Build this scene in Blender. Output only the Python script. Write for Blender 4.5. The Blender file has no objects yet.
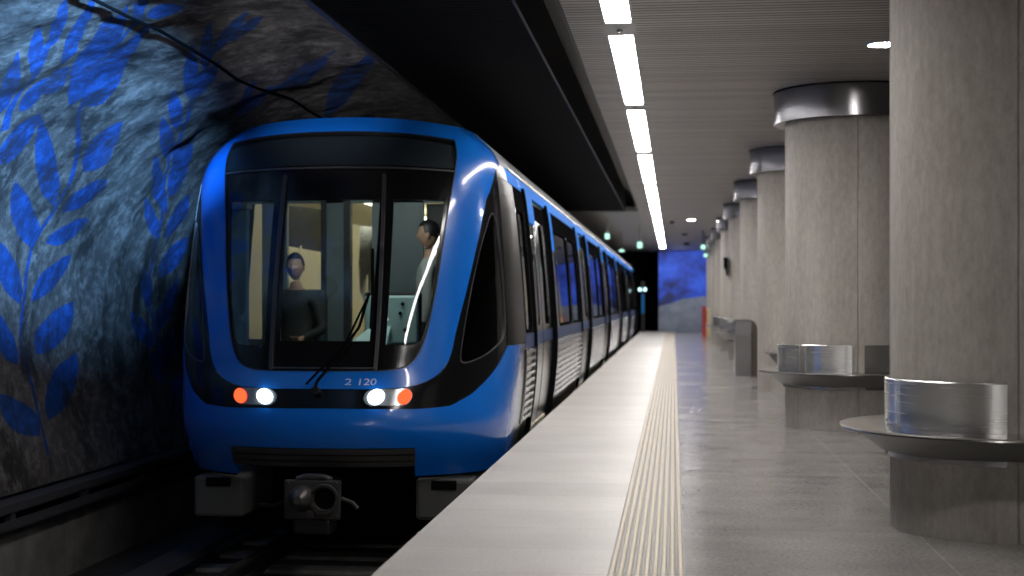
import bpy, bmesh, math, random
from math import sin, cos, pi, radians, sqrt
from mathutils import Vector, Matrix, noise
from mathutils.geometry import delaunay_2d_cdt

SC = bpy.context.scene
COL = SC.collection
random.seed(4)

# ------------------------------------------------------------------ camera, world, exposure
cam_data = bpy.data.cameras.new('camera')
cam = bpy.data.objects.new('camera', cam_data)
COL.objects.link(cam)
SC.camera = cam
YAW = math.atan((673.2 - 512) / 1422.2)
cam.location = (0, 0, 1.15)
cam.rotation_euler = (pi / 2, 0, YAW)
cam_data.lens = 50
cam_data.sensor_width = 36
cam_data.shift_y = 13.5 / 1024
cam_data.clip_end = 200
cam_data.dof.use_dof = True
cam_data.dof.focus_distance = 8.6
cam_data.dof.aperture_fstop = 2.0

world = bpy.data.worlds.new('world')
SC.world = world
world.use_nodes = True
world.node_tree.nodes['Background'].inputs[0].default_value = (0.6, 0.7, 0.9, 1)
world.node_tree.nodes['Background'].inputs[1].default_value = 0.004

SC.view_settings.view_transform = 'Standard'
SC.view_settings.look = 'None'
SC.view_settings.gamma = 1
SC.view_settings.use_curve_mapping = False
SC.view_settings.exposure = 0.0
SC.cycles.max_bounces = 8
SC.cycles.diffuse_bounces = 4
SC.cycles.glossy_bounces = 5
SC.cycles.transparent_max_bounces = 12
SC.cycles.sample_clamp_indirect = 6
SC.cycles.use_denoising = True

def spot(name, loc, target, power, angle, blend, color, size=.06):
    d = bpy.data.lights.new(name, 'SPOT')
    d.energy = power; d.spot_size = radians(angle); d.spot_blend = blend
    d.color = color; d.shadow_soft_size = size
    o = bpy.data.objects.new(name, d); COL.objects.link(o)
    o.location = loc
    o.rotation_euler = (Vector(target) - Vector(loc)).to_track_quat('-Z', 'Y').to_euler()
    return o

# spotlights under the arch, nearer than the frame, that pick out the painted rock wall
spot('wall_spotlight', (-1.5, 5.2, 2.9), (-4.5, 9.75, 2.3), 9000, 26, 1.0, (.22, .52, 1))
spot('wall_spotlight', (-1.5, 5.2, 2.9), (-4.65, 12.4, 2.3), 10500, 12, 1.0, (.22, .52, 1))
spot('arch_fill_light', (-2.1, 4.3, 2.2), (-2.95, 12.3, 3.02), 1500, 14, 1.0, (.9, .92, 1))  # added fill light for the rock above the train, no known fixture
spot('mural_fill_light', (0.2, 50.5, 3.0), (0.4, 54.9, 1.9), 520, 62, 1.0, (.8, .86, 1))  # added light that brightens the mural, no known fixture

# ------------------------------------------------------------------ materials
def mat(name, col, rough=.5, metal=0.0, emit=None, estr=0, spec=.5, coat=0):
    m = bpy.data.materials.new(name); m.use_nodes = True
    b = m.node_tree.nodes['Principled BSDF']
    b.inputs['Base Color'].default_value = (*col, 1)
    b.inputs['Roughness'].default_value = rough
    b.inputs['Metallic'].default_value = metal
    b.inputs['Specular IOR Level'].default_value = spec
    b.inputs['Coat Weight'].default_value = coat
    if emit:
        b.inputs['Emission Color'].default_value = (*emit, 1)
        b.inputs['Emission Strength'].default_value = estr
    return m

class NT:
    def __init__(s, m):
        s.t = m.node_tree; s.b = s.t.nodes['Principled BSDF']
    def n(s, typ, **kw):
        x = s.t.nodes.new(typ)
        for k, v in kw.items():
            if k in x.inputs.keys(): x.inputs[k].default_value = v
            else: setattr(x, k, v)
        return x
    def l(s, a, b): s.t.links.new(a, b)
    def coord(s, scale=(1, 1, 1), rot=(0, 0, 0)):
        tc = s.n('ShaderNodeTexCoord'); mp = s.n('ShaderNodeMapping')
        mp.inputs['Scale'].default_value = scale; mp.inputs['Rotation'].default_value = rot
        s.l(tc.outputs['Object'], mp.inputs['Vector'])
        return mp.outputs['Vector']
    def noise(s, vec, scale, detail=4, rough=.55):
        x = s.n('ShaderNodeTexNoise', Scale=scale, Detail=detail, Roughness=rough)
        s.l(vec, x.inputs['Vector'])
        return x.outputs['Fac']
    def ramp(s, fac, stops):
        r = s.n('ShaderNodeValToRGB'); e = r.color_ramp.elements
        while len(e) < len(stops): e.new(.5)
        for el, (p, c) in zip(e, stops):
            el.position = p; el.color = (*c, 1)
        s.l(fac, r.inputs['Fac'])
        return r.outputs['Color']
    def mix(s, fac, a, b, mode='MIX'):
        x = s.n('ShaderNodeMix', data_type='RGBA', blend_type=mode)
        for sock, v in ((x.inputs[0], fac), (x.inputs[6], a), (x.inputs[7], b)):
            if hasattr(v, 'links'): s.l(v, sock)
            elif isinstance(v, tuple): sock.default_value = (*v, 1)
            else: sock.default_value = v
        return x.outputs[2]
    def bump(s, h, strength=.3, dist=.01):
        x = s.n('ShaderNodeBump', Strength=strength, Distance=dist)
        s.l(h, x.inputs['Height']); s.l(x.outputs['Normal'], s.b.inputs['Normal'])
    def col(s, c): s.l(c, s.b.inputs['Base Color'])

M = {}
# concrete with vertical board streaks
m = M['concrete'] = mat('concrete', (.3, .28, .26), .8)
t = NT(m)
a = t.noise(t.coord((9, 9, .5)), 1.3, 6, .65)
b = t.noise(t.coord((1, 1, .4)), 30, 8, .75)
c = t.noise(t.coord((1.6, 1.6, .45)), 1.1, 5, .6)
f = t.mix(.62, t.ramp(a, [(.25, (.33, .305, .28)), (.75, (.58, .55, .51))]), t.ramp(b, [(.3, (.33, .305, .28)), (.7, (.60, .57, .53))]))
f = t.mix(.6, f, t.ramp(c, [(.32, (.55, .52, .49)), (.68, (1, 1, 1))]), 'MULTIPLY')
t.col(f); t.bump(b, .22, .01)
m = M['concrete_dark'] = mat('concrete_dark', (.12, .115, .11), .85)
t = NT(m); a = t.noise(t.coord((1, 1, 1)), 3, 6, .65)
t.col(t.ramp(a, [(.3, (.12, .115, .11)), (.75, (.26, .25, .24))])); t.bump(a, .3, .02)

# brushed stainless steel
def steel(name, col, rough, streak=(1, 1, 60)):
    m = mat(name, col, rough, 1.0); t = NT(m)
    a = t.noise(t.coord(streak), 3, 3, .5)
    r = t.n('ShaderNodeMapRange'); r.inputs['To Min'].default_value = rough - .02; r.inputs['To Max'].default_value = rough + .03
    t.l(a, r.inputs['Value']); t.l(r.outputs[0], t.b.inputs['Roughness'])
    return m
M['steel'] = steel('brushed_steel', (.82, .82, .83), .26)
M['collar'] = steel('collar_steel', (.34, .34, .36), .24)
t = NT(M['steel']); tg = t.n('ShaderNodeTangent', direction_type='RADIAL', axis='Z')
t.l(tg.outputs[0], t.b.inputs['Tangent']); t.b.inputs['Anisotropic'].default_value = .85; t.b.inputs['Anisotropic Rotation'].default_value = .25
M['seat_steel'] = steel('seat_steel', (.72, .70, .68), .2, (20, 20, 1))
M['train_steel'] = steel('train_steel', (.36, .37, .39), .2, (1, 2, 40))
M['grey_panel'] = steel('grey_cab_panel', (.05, .05, .053), .34)
M['roof_grey'] = mat('roof_grey', (.2, .2, .21), .55, .3, spec=.3)
M['train_blue'] = mat('train_blue', (.004, .14, .60), .22, 0, coat=.6)
M['band_blue'] = mat('band_blue', (.004, .17, .66), .6, 0, spec=.03)
M['sill_blue'] = mat('sill_blue', (.02, .07, .22), .3, .5)
M['black_gloss'] = mat('black_gloss', (.006, .006, .007), .12)
M['black'] = mat('black_rubber', (.006, .006, .0065), .8, spec=0)
M['black_metal'] = mat('black_metal', (.02, .02, .022), .45, .4)
M['trim_grey'] = mat('trim_grey', (.16, .16, .18), .3, .7)
M['display'] = mat('display_panel', (.012, .018, .024), .3)
M['under_grey'] = mat('underframe_grey', (.07, .07, .068), .7)
M['iron'] = mat('cast_iron', (.085, .08, .078), .42, .6)
M['rail'] = mat('rail_steel', (.12, .11, .105), .35, .8)
M['cream'] = mat('cream_lining', (.62, .55, .40), .5)
M['partition'] = mat('cab_partition_grey', (.13, .16, .17), .5)
M['teal_board'] = mat('pale_teal_board', (.62, .86, .84), .5)
M['saloon_floor'] = mat('saloon_floor', (.42, .38, .30), .6)
M['curtain'] = mat('cab_blue_cloth', (.02, .06, .10), .8)
M['console'] = mat('console_black', (.03, .035, .04), .5)
M['seat_cloth'] = mat('cab_seat_cloth', (.02, .035, .05), .6)
M['skin'] = mat('skin', (.42, .25, .17), .5)
M['jacket'] = mat('dark_jacket', (.018, .02, .02), .75)
M['shirt'] = mat('pale_shirt', (.34, .36, .34), .8)
M['trouser'] = mat('dark_trousers', (.015, .016, .022), .8)
M['hair'] = mat('black_hair', (.008, .007, .007), .5)
M['eye'] = mat('eye_white', (.6, .58, .55), .3)
M['red'] = mat('red_enamel', (.5, .03, .04), .35)
M['cream_paint'] = mat('cream_paint', (.75, .62, .36), .45)
M['white_text'] = mat('silver_text', (.55, .6, .7), .4)
M['brown'] = mat('shadow_brown', (.10, .085, .07), .5, .3)
M['amber_lens'] = mat('lamp_housing', (.25, .27, .29), .15, .6)

def emis(name, col, s):
    m = bpy.data.materials.new(name); m.use_nodes = True
    nt = m.node_tree; nt.nodes.clear()
    e = nt.nodes.new('ShaderNodeEmission'); o = nt.nodes.new('ShaderNodeOutputMaterial')
    e.inputs[0].default_value = (*col, 1); e.inputs[1].default_value = s
    nt.links.new(e.outputs[0], o.inputs[0])
    return m
M['lamp_strip'] = emis('lamp_strip', (1, .965, .925), 36)
M['downlight'] = emis('downlight_glow', (1, .95, .9), 220)
M['cabin_lamp'] = emis('saloon_lamp', (1, .88, .66), 11)
M['head_white'] = emis('head_lamp_white', (.8, .95, 1), 14)
M['head_red'] = emis('tail_lamp_red', (1, .085, .025), 2.2)
M['exit_green'] = emis('exit_sign_glow', (.5, 1, .8), 1.5)
M['mullion'] = mat('mullion_grey', (.07, .07, .078), .35, .5)
M['bracket_grey'] = mat('bracket_grey', (.22, .215, .21), .4, .6)
M['pale_wall'] = mat('pale_wall', (.66, .64, .6), .7)
M['signal_cyan'] = emis('signal_glow', (.55, .95, 1), 3.0)
M['signal_reflection'] = emis('signal_reflection_blue', (.04, .22, .6), .35)

def glass(name, tint, ior=1.5, base=.04):
    m = bpy.data.materials.new(name); m.use_nodes = True
    nt = m.node_tree; nt.nodes.clear()
    tr = nt.nodes.new('ShaderNodeBsdfTransparent'); tr.inputs[0].default_value = (*tint, 1)
    gl = nt.nodes.new('ShaderNodeBsdfGlossy'); gl.inputs['Roughness'].default_value = .02
    fr = nt.nodes.new('ShaderNodeFresnel'); fr.inputs['IOR'].default_value = ior
    mx = nt.nodes.new('ShaderNodeMixShader'); o = nt.nodes.new('ShaderNodeOutputMaterial')
    nt.links.new(fr.outputs[0], mx.inputs[0]); nt.links.new(tr.outputs[0], mx.inputs[1]); nt.links.new(gl.outputs[0], mx.inputs[2])
    nt.links.new(mx.outputs[0], o.inputs[0])
    return m
M['windscreen'] = glass('windscreen_glass', (.62, .68, .68))
M['side_glass'] = glass('side_window_glass', (.35, .38, .38), 1.7)
M['cab_side_glass'] = glass('cab_side_glass', (.12, .12, .12), 1.55)

# painted rock: mottled grey-brown rock and brushed blue leaves
def rock(name, dark, light, spk):
    m = mat(name, light, .85); t = NT(m)
    v = t.coord((1, 1, 1))
    a = t.noise(v, 1.3, 6, .65); b = t.noise(v, 9, 8, .75); c = t.noise(t.coord((1, 1, .6), (0, .5, .3)), 2.6, 8, .7)
    base = t.ramp(a, [(.3, dark), (.7, light)])
    base = t.mix(t.ramp(b, [(.46, (0, 0, 0)), (.62, (.8, .8, .8))]), base, tuple(min(1, x * 1.9) for x in light))
    base = t.mix(t.ramp(c, [(.50, (0, 0, 0)), (.60, (spk, spk, spk))]), base, (.012, .011, .01))
    t.col(base)
    h = t.mix(.5, b, c); t.bump(h, .55, .05)
    return m
M['rock'] = rock('bare_rock', (.028, .025, .023), (.115, .104, .096), .9)
M['leaf_paint'] = rock('blue_leaf_paint', (.002, .018, .085), (.004, .05, .22), .75)
M['lit_rock'] = rock('pale_blue_lit_rock', (.07, .10, .14), (.17, .25, .34), .9)  # unassigned; bluish light on bare rock put into its colour
M['mural_paint'] = mat('mural_paint', (.02, .06, .5), .6)
t = NT(M['mural_paint']); v = t.coord((1, 1, 1))
a = t.noise(v, .9, 5, .6)
t.col(t.ramp(a, [(.36, (.002, .01, .10)), (.47, (.008, .06, .55)), (.62, (.025, .13, .85)), (.72, (.25, .3, .75))]))
M['mural_base'] = mat('mural_base', (.3, .33, .38), .6)
t = NT(M['mural_base']); a = t.noise(t.coord((1, 1, 1)), 2, 5, .6)
t.col(t.ramp(a, [(.3, (.12, .14, .18)), (.7, (.24, .26, .30))]))

# stone floors
def stone(name, c0, c1, rough, tile, joint):
    m = mat(name, c1, rough); t = NT(m)
    v = t.coord((1, 1, 1))
    a = t.noise(v, 1.7, 5, .6); b = t.noise(v, 48, 3, .7); c = t.noise(t.coord((.35, 2.2, 1)), 1.6, 4, .55)
    col = t.ramp(t.mix(.25, a, c), [(.3, c0), (.7, c1)])
    col = t.mix(t.ramp(b, [(.45, (0, 0, 0)), (.68, (.6, .6, .6) if rough < .3 else (.22, .22, .22))]), col, tuple(x * .35 for x in c0))
    br = t.n('ShaderNodeTexBrick', Scale=1.0); br.offset = 0
    br.inputs['Brick Width'].default_value = tile[0]; br.inputs['Row Height'].default_value = tile[1]
    br.inputs['Mortar Size'].default_value = .006; br.inputs['Bias'].default_value = 0
    br.inputs['Color1'].default_value = (1, 1, 1, 1); br.inputs['Color2'].default_value = (.88, .88, .88, 1)
    br.inputs['Mortar'].default_value = (*joint, 1)
    t.l(v, br.inputs['Vector'])
    t.col(t.mix(1.0, col, br.outputs['Color'], 'MULTIPLY'))
    r = t.n('ShaderNodeMapRange'); r.inputs['To Min'].default_value = rough - .07; r.inputs['To Max'].default_value = rough + .12
    t.l(a, r.inputs['Value']); t.l(r.outputs[0], t.b.inputs['Roughness'])
    t.b.inputs['Specular IOR Level'].default_value = .5 if rough < .3 else .3
    return m
M['floor_light'] = stone('pale_edge_stone', (.50, .475, .45), (.64, .615, .59), .42, (5, .6), (.8, .8, .8))
M['floor_dark'] = stone('grey_terrazzo', (.27, .258, .25), (.42, .405, .39), .17, (1.2, 1.2), (1.25, 1.22, 1.2))
M['tactile'] = mat('cream_ribs', (.58, .49, .37), .5)
M['tactile_base'] = mat('tactile_base', (.17, .16, .155), .5)

# slatted metal ceiling: slats run across the platform
def slats(name, col, gap, pitch, rough, metal):
    m = mat(name, col, rough, metal); t = NT(m)
    tc = t.n('ShaderNodeTexCoord'); sp = t.n('ShaderNodeSeparateXYZ')
    t.l(tc.outputs['Object'], sp.inputs[0])
    d = t.n('ShaderNodeMath', operation='DIVIDE'); d.inputs[1].default_value = pitch
    t.l(sp.outputs['Y'], d.inputs[0])
    fr = t.n('ShaderNodeMath', operation='FRACT'); t.l(d.outputs[0], fr.inputs[0])
    r = t.ramp(fr.outputs[0], [(0, gap), (.22, gap), (.3, col), (.94, col), (1, gap)])
    fl = t.n('ShaderNodeMath', operation='FLOOR'); t.l(d.outputs[0], fl.inputs[0])
    wn = t.n('ShaderNodeTexWhiteNoise', noise_dimensions='1D'); t.l(fl.outputs[0], wn.inputs['W'])
    va = t.ramp(wn.outputs['Value'], [(0, (.72, .72, .72)), (1, (1, 1, 1))])
    t.col(t.mix(1.0, r, va, 'MULTIPLY'))
    t.bump(t.ramp(fr.outputs[0], [(0, (0, 0, 0)), (.22, (0, 0, 0)), (.32, (1, 1, 1)), (.92, (1, 1, 1)), (1, (0, 0, 0))]), .5, .01)
    return m
M['ceiling'] = slats('ceiling_slats', (.44, .41, .385), (.10, .09, .085), .085, .42, .25)
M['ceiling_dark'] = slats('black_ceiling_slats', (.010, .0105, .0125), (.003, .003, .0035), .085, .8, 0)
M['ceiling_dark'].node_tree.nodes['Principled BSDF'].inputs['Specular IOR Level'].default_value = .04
M['ballast'] = mat('dark_ballast', (.03, .029, .028), .95)
t = NT(M['ballast']); a = t.noise(t.coord(), 22, 4, .7)
t.col(t.ramp(a, [(.3, (.02, .019, .018)), (.75, (.10, .092, .087))])); t.bump(a, .8, .06)

# ------------------------------------------------------------------ mesh helpers
class MB:
    """collects shapes and links them as ONE mesh object"""
    def __init__(s): s.v = []; s.f = []; s.mi = []; s.sm = []
    def add(s, vs, fs, mi=0, smooth=False):
        o = len(s.v); s.v += [tuple(p) for p in vs]
        for f in fs:
            s.f.append([i + o for i in f]); s.mi.append(mi); s.sm.append(smooth)
        return s
    def box(s, x0, x1, y0, y1, z0, z1, mi=0, bev=0.0):
        if bev:
            bm = bmesh.new()
            r = bmesh.ops.create_cube(bm, size=1)
            for v in bm.verts: v.co = Vector((x0 + (v.co.x + .5) * (x1 - x0), y0 + (v.co.y + .5) * (y1 - y0), z0 + (v.co.z + .5) * (z1 - z0)))
            bmesh.ops.bevel(bm, geom=list(bm.edges), offset=bev, segments=2, profile=.5, affect='EDGES')
            bm.verts.index_update()
            s.add([v.co for v in bm.verts], [[v.index for v in f.verts] for f in bm.faces], mi); bm.free()
            return s
        vs = [(x, y, z) for z in (z0, z1) for y in (y0, y1) for x in (x0, x1)]
        return s.add(vs, [(0, 2, 3, 1), (4, 5, 7, 6), (0, 1, 5, 4), (2, 6, 7, 3), (0, 4, 6, 2), (1, 3, 7, 5)], mi)
    def lathe(s, prof, a0=0, a1=360, n=64, c=(0, 0, 0), mi=0, smooth=True, rfun=None, close=False):
        """prof: (r, z) list turned about the vertical axis through c; close joins last to first"""
        full = abs(a1 - a0) >= 359.9
        m = n if full else n + 1
        vs = []
        for k in range(m):
            a = radians(a0 + (a1 - a0) * k / n)
            for r, z in prof:
                rr = rfun(r, math.degrees(a), z) if rfun else r
                vs.append((c[0] + rr * cos(a), c[1] + rr * sin(a), c[2] + z))
        P = len(prof); fs = []
        for k in range(n):
            k2 = (k + 1) % m
            for j in range(P if close else P - 1):
                j2 = (j + 1) % P
                fs.append((k * P + j, k2 * P + j, k2 * P + j2, k * P + j2))
        if not full and close:
            fs.append(tuple(range(P))[::-1]); fs.append(tuple(n * P + j for j in range(P)))
        return s.add(vs, fs, mi, smooth)
    def tube(s, pts, r, n=10, mi=0, caps=True):
        pts = [Vector(p) for p in pts]; vs = []; fs = []
        up = Vector((0, 0, 1))
        for i, p in enumerate(pts):
            d = (pts[min(i + 1, len(pts) - 1)] - pts[max(i - 1, 0)]).normalized()
            x = d.cross(up)
            if x.length < 1e-3: x = d.cross(Vector((1, 0, 0)))
            x.normalize(); y = x.cross(d)
            rr = r[i] if isinstance(r, (list, tuple)) else r
            for k in range(n):
                a = 2 * pi * k / n
                vs.append(p + x * rr * cos(a) + y * rr * sin(a))
        for i in range(len(pts) - 1):
            for k in range(n):
                k2 = (k + 1) % n
                fs.append((i * n + k, i * n + k2, (i + 1) * n + k2, (i + 1) * n + k))
        s.add(vs, fs, mi, True)
        if caps:
            o = len(s.v) - len(vs)
            s.f.append([o + k for k in range(n)][::-1]); s.mi.append(mi); s.sm.append(False)
            s.f.append([o + (len(pts) - 1) * n + k for k in range(n)]); s.mi.append(mi); s.sm.append(False)
        return s
    def disc(s, c, nrm, r, depth, n=24, mi=0):
        nrm = Vector(nrm).normalized(); c = Vector(c)
        return s.tube([c, c + nrm * depth], r, n, mi)
    def prism(s, poly, y0, y1, mi=0):
        """poly of (x, z) points extruded along y"""
        n = len(poly)
        vs = [(x, y0, z) for x, z in poly] + [(x, y1, z) for x, z in poly]
        fs = [tuple(range(n)), tuple(range(2 * n - 1, n - 1, -1))] + [(i, i + n, (i + 1) % n + n, (i + 1) % n) for i in range(n)]
        return s.add(vs, fs, mi)
    def build(s, name, mats, parent=None, fixn=True):
        me = bpy.data.meshes.new(name)
        org = Vector((0, 0, 0))
        if parent is None and False: pass
        me.from_pydata(s.v, [], s.f)
        if not isinstance(mats, (list, tuple)): mats = [mats]
        for x in mats: me.materials.append(x)
        me.polygons.foreach_set('material_index', s.mi)
        me.polygons.foreach_set('use_smooth', s.sm)
        if fixn:
            bm = bmesh.new(); bm.from_mesh(me)
            bmesh.ops.recalc_face_normals(bm, faces=list(bm.faces)); bm.to_mesh(me); bm.free()
        me.update()
        if any(s.sm): me.set_sharp_from_angle(angle=radians(38))
        o = bpy.data.objects.new(name, me); COL.objects.link(o)
        if parent: o.parent = parent
        return o

def tag(o, label=None, cat=None, group=None, kind=None):
    if label: o['label'] = label
    if cat: o['category'] = cat
    if group: o['group'] = group
    if kind: o['kind'] = kind
    return o
def struct(o, label=None, cat=None): return tag(o, label, cat, None, 'structure')
def thing(name, label, cat, loc=(0, 0, 0), group=None):
    o = bpy.data.objects.new(name, None); COL.objects.link(o)
    o.location = loc; o.empty_display_size = .2
    return tag(o, label, cat, group)
def dup(root, loc, label, group=None):
    r = root.copy(); COL.objects.link(r); r.location = loc; r['label'] = label
    if group: r['group'] = group
    for ch in list(root.children):
        c = ch.copy(); COL.objects.link(c); c.parent = r
        for g in list(ch.children):
            d = g.copy(); COL.objects.link(d); d.parent = c
    return r
def chaikin(p, n=2, closed=False):
    for _ in range(n):
        o = [] if closed else [p[0]]
        k = len(p)
        for i in range(k if closed else k - 1):
            a, b = p[i], p[(i + 1) % k]
            o.append(tuple(.75 * u + .25 * w for u, w in zip(a, b))); o.append(tuple(.25 * u + .75 * w for u, w in zip(a, b)))
        if not closed: o.append(p[-1])
        p = o
    return p
def inside(p, poly):
    x, y = p; r = False; n = len(poly)
    for i in range(n):
        x0, y0 = poly[i]; x1, y1 = poly[i - 1]
        if (y0 > y) != (y1 > y) and x < (x1 - x0) * (y - y0) / (y1 - y0) + x0: r = not r
    return r
def dens(poly, st):
    o = []
    n = len(poly)
    for i in range(n):
        a, b = poly[i], poly[(i + 1) % n]
        d = max(abs(a[0] - b[0]) / st[0], abs(a[1] - b[1]) / st[1]); k = max(1, math.ceil(d))
        for j in range(k): o.append((a[0] + (b[0] - a[0]) * j / k, a[1] + (b[1] - a[1]) * j / k))
    return o
def cdt(outer, holes, st, classes=()):
    """triangulate a 2-D outline (with holes and inner class outlines); returns verts, tris, class per tri"""
    polys = [dens(outer, st)] + [dens(h, st) for h in holes] + [dens(c, st) for c in classes]
    V = []; E = []
    for p in polys:
        o = len(V); V += p; E += [(o + i, o + (i + 1) % len(p)) for i in range(len(p))]
    xs = [p[0] for p in polys[0]]; ys = [p[1] for p in polys[0]]
    x0, x1, y0, y1 = min(xs), max(xs), min(ys), max(ys)
    nx = max(1, int((x1 - x0) / st[0])); ny = max(1, int((y1 - y0) / st[1]))
    for i in range(1, nx):
        for j in range(1, ny):
            p = (x0 + (x1 - x0) * i / nx, y0 + (y1 - y0) * j / ny)
            if inside(p, polys[0]) and not any(inside(p, h) for h in polys[1:1 + len(holes)]): V.append(p)
    r = delaunay_2d_cdt([Vector(p) for p in V], E, [], 0, 1e-6)
    vs = [tuple(p) for p in r[0]]; T = []; C = []
    for f in r[2]:
        c = (sum(vs[i][0] for i in f) / 3, sum(vs[i][1] for i in f) / 3)
        if not inside(c, polys[0]) or any(inside(c, h) for h in polys[1:1 + len(holes)]): continue
        T.append(tuple(f)); C.append(next((k + 1 for k, q in enumerate(polys[1 + len(holes):]) if inside(c, q)), 0))
    return vs, T, C
def patch(name, material, parent, outer, fn, st=(.05, .06), holes=(), off=0.0, thick=.03):
    """a curved sheet: the 2-D outline laid on surface fn(a, b), offset outwards and given thickness"""
    vs, T, _ = cdt(outer, list(holes), st)
    e = 1e-3; F = []; B = []
    for a, b in vs:
        p = fn(a, b); da = fn(a + e, b) - fn(a - e, b); db = fn(a, b + e) - fn(a, b - e)
        n = da.cross(db)
        if n.length < 1e-12: n = Vector((0, -1, 0))
        n.normalize()
        F.append(p + n * off); B.append(p + n * (off - thick))
    n = len(F); used = {}
    for t in T:
        for i in range(3): used[(t[i], t[(i + 1) % 3])] = 1
    # cdt triangles are counter-clockwise in (a, b), so the normal of da x db points the same way
    bd = [k for k in used if (k[1], k[0]) not in used]
    mb = MB()
    mb.add(F + B, T, 0, True)
    o = 0
    for t in T: mb.f.append([t[2] + n, t[1] + n, t[0] + n]); mb.mi.append(0); mb.sm.append(True)
    ob = None
    # rim gets its own vertices so that shading stays crisp
    rim = []; rf = []
    for a, b in bd:
        k = len(rim); rim += [F[a], F[b], B[b], B[a]]; rf.append((k, k + 3, k + 2, k + 1))
    mb.add(rim, rf, 0, False)
    return mb.build(name, material, parent, fixn=False)

def _root(o):
    while o.parent is not None: o = o.parent
    return o
_build0 = MB.build
def _build(s, name, mats, parent=None, fixn=True):
    """vertices are given in world space: shift them to the thing's own origin"""
    if parent is not None: sh = _root(parent).location.copy()
    else:
        xs = [v[0] for v in s.v]; ys = [v[1] for v in s.v]; zs = [v[2] for v in s.v]
        sh = Vector(((min(xs) + max(xs)) / 2, (min(ys) + max(ys)) / 2, min(zs)))
    s.v = [(v[0] - sh.x, v[1] - sh.y, v[2] - sh.z) for v in s.v]
    o = _build0(s, name, mats, parent, fixn)
    if parent is None: o.location = sh
    return o
MB.build = _build
def wbuild(mb, name, mats, fixn=True):
    """setting: keeps world coordinates so that procedural patterns run on from piece to piece"""
    return _build0(mb, name, mats, None, fixn)

# ================================================================== THE SETTING
CEIL = 3.09
XE = -1.26                                   # platform edge
XT0, XT1 = -0.275, 0.05                      # ribbed guide strip
YA, YB = -16.0, 55.0

mb = MB()
mb.box(XE, XT0, YA, YB, -.16, 0, 0)
mb.box(XT0, 9, YA, YB, -.16, 0, 1)
mb.box(XE + .22, 9, YA, YB, -1.1, -.16, 2)
struct(wbuild(mb, 'floor', [M['floor_light'], M['floor_dark'], M['concrete_dark']]), 'pale polished stone platform edge and grey terrazzo platform floor', 'floor')

mb = MB()
mb.box(XT0, XT1, YA, YB - .3, 0, .003, 1)
nr = 9
for k in range(nr):
    x = XT0 + .018 + (XT1 - XT0 - .036) * k / (nr - 1)
    mb.prism([(x - .0115, .003), (x + .0115, .003), (x + .007, .009), (x - .007, .009)], YA, YB - .3, 0)
struct(wbuild(mb, 'trim_1', [M['tactile'], M['tactile_base']]), 'cream ribbed guide strip running along the platform', 'guide strip')

mb = MB()
mb.box(-7, XE + .3, YA, 60, -1.25, -1.1)
struct(wbuild(mb, 'floor_track_bed', M['ballast']), 'dark ballast bed under the track', 'track bed')

# ceiling over the platform, split by the lamp slot
LX0, LX1 = -.465, -.293
mb = MB()
Y2 = 30.5
mb.box(-.73, LX0 - .02, YA, YB, CEIL, CEIL + .1)
mb.box(LX1 + .02, 9, YA, YB, CEIL, CEIL + .1)
mb.box(-6, -.73, Y2, YB, CEIL - .02, CEIL + .1)
struct(wbuild(mb, 'ceiling', M['ceiling']), 'grey metal slatted ceiling above the platform', 'ceiling')
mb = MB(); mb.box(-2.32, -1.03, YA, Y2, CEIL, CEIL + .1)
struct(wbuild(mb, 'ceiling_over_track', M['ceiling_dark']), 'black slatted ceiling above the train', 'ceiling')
mb = MB()
mb.box(-2.6, 9, YA, YB, CEIL + .42, CEIL + .5)
mb.box(-1.03, -1.01, YA, Y2, CEIL - .01, CEIL + .42)
mb.box(-.75, -.73, YA, Y2, CEIL - .01, CEIL + .42)
struct(wbuild(mb, 'trim_2', M['black_metal']), 'black open channel between the two ceilings', 'ceiling recess')
mb = MB(); mb.box(-2.36, -2.315, YA, Y2, CEIL - .012, CEIL + .2)
struct(wbuild(mb, 'trim_3', M['trim_grey']), 'thin metal edge of the black ceiling against the rock', 'trim')

# painted rock wall arching over the track
CS = chaikin([(-4.95, -.30), (-5.1, .5), (-5.1, 1.2), (-4.95, 1.8), (-4.65, 2.25), (-4.2, 2.62), (-3.7, 2.86), (-3.1, 3.02), (-2.32, 3.13)], 2)
CQ = [0]
for a, b in zip(CS, CS[1:]): CQ.append(CQ[-1] + math.hypot(a[0] - b[0], a[1] - b[1]))
def cs_at(q):
    q = min(max(q, 0), CQ[-1] - 1e-6)
    i = max(k for k in range(len(CQ) - 1) if CQ[k] <= q)
    t = (q - CQ[i]) / (CQ[i + 1] - CQ[i]); a, b = CS[i], CS[i + 1]
    dx, dz = b[0] - a[0], b[1] - a[1]; l = math.hypot(dx, dz)
    return a[0] + dx * t, a[1] + dz * t, dz / l, -dx / l       # point, normal towards the track
def rock_at(y, q):
    x, z, nx, nz = cs_at(q)
    p = Vector((x, y, z))
    d = .07 * noise.fractal(p * .55 + Vector((3, 1, 7)), 1, 2, 3) + .035 * noise.fractal(p * 2.3, .9, 2, 4) - .02
    d *= min(1, q / .5, (CQ[-1] - q) / .35 + .1)
    return Vector((x + nx * d, y, z + nz * d))
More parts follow.
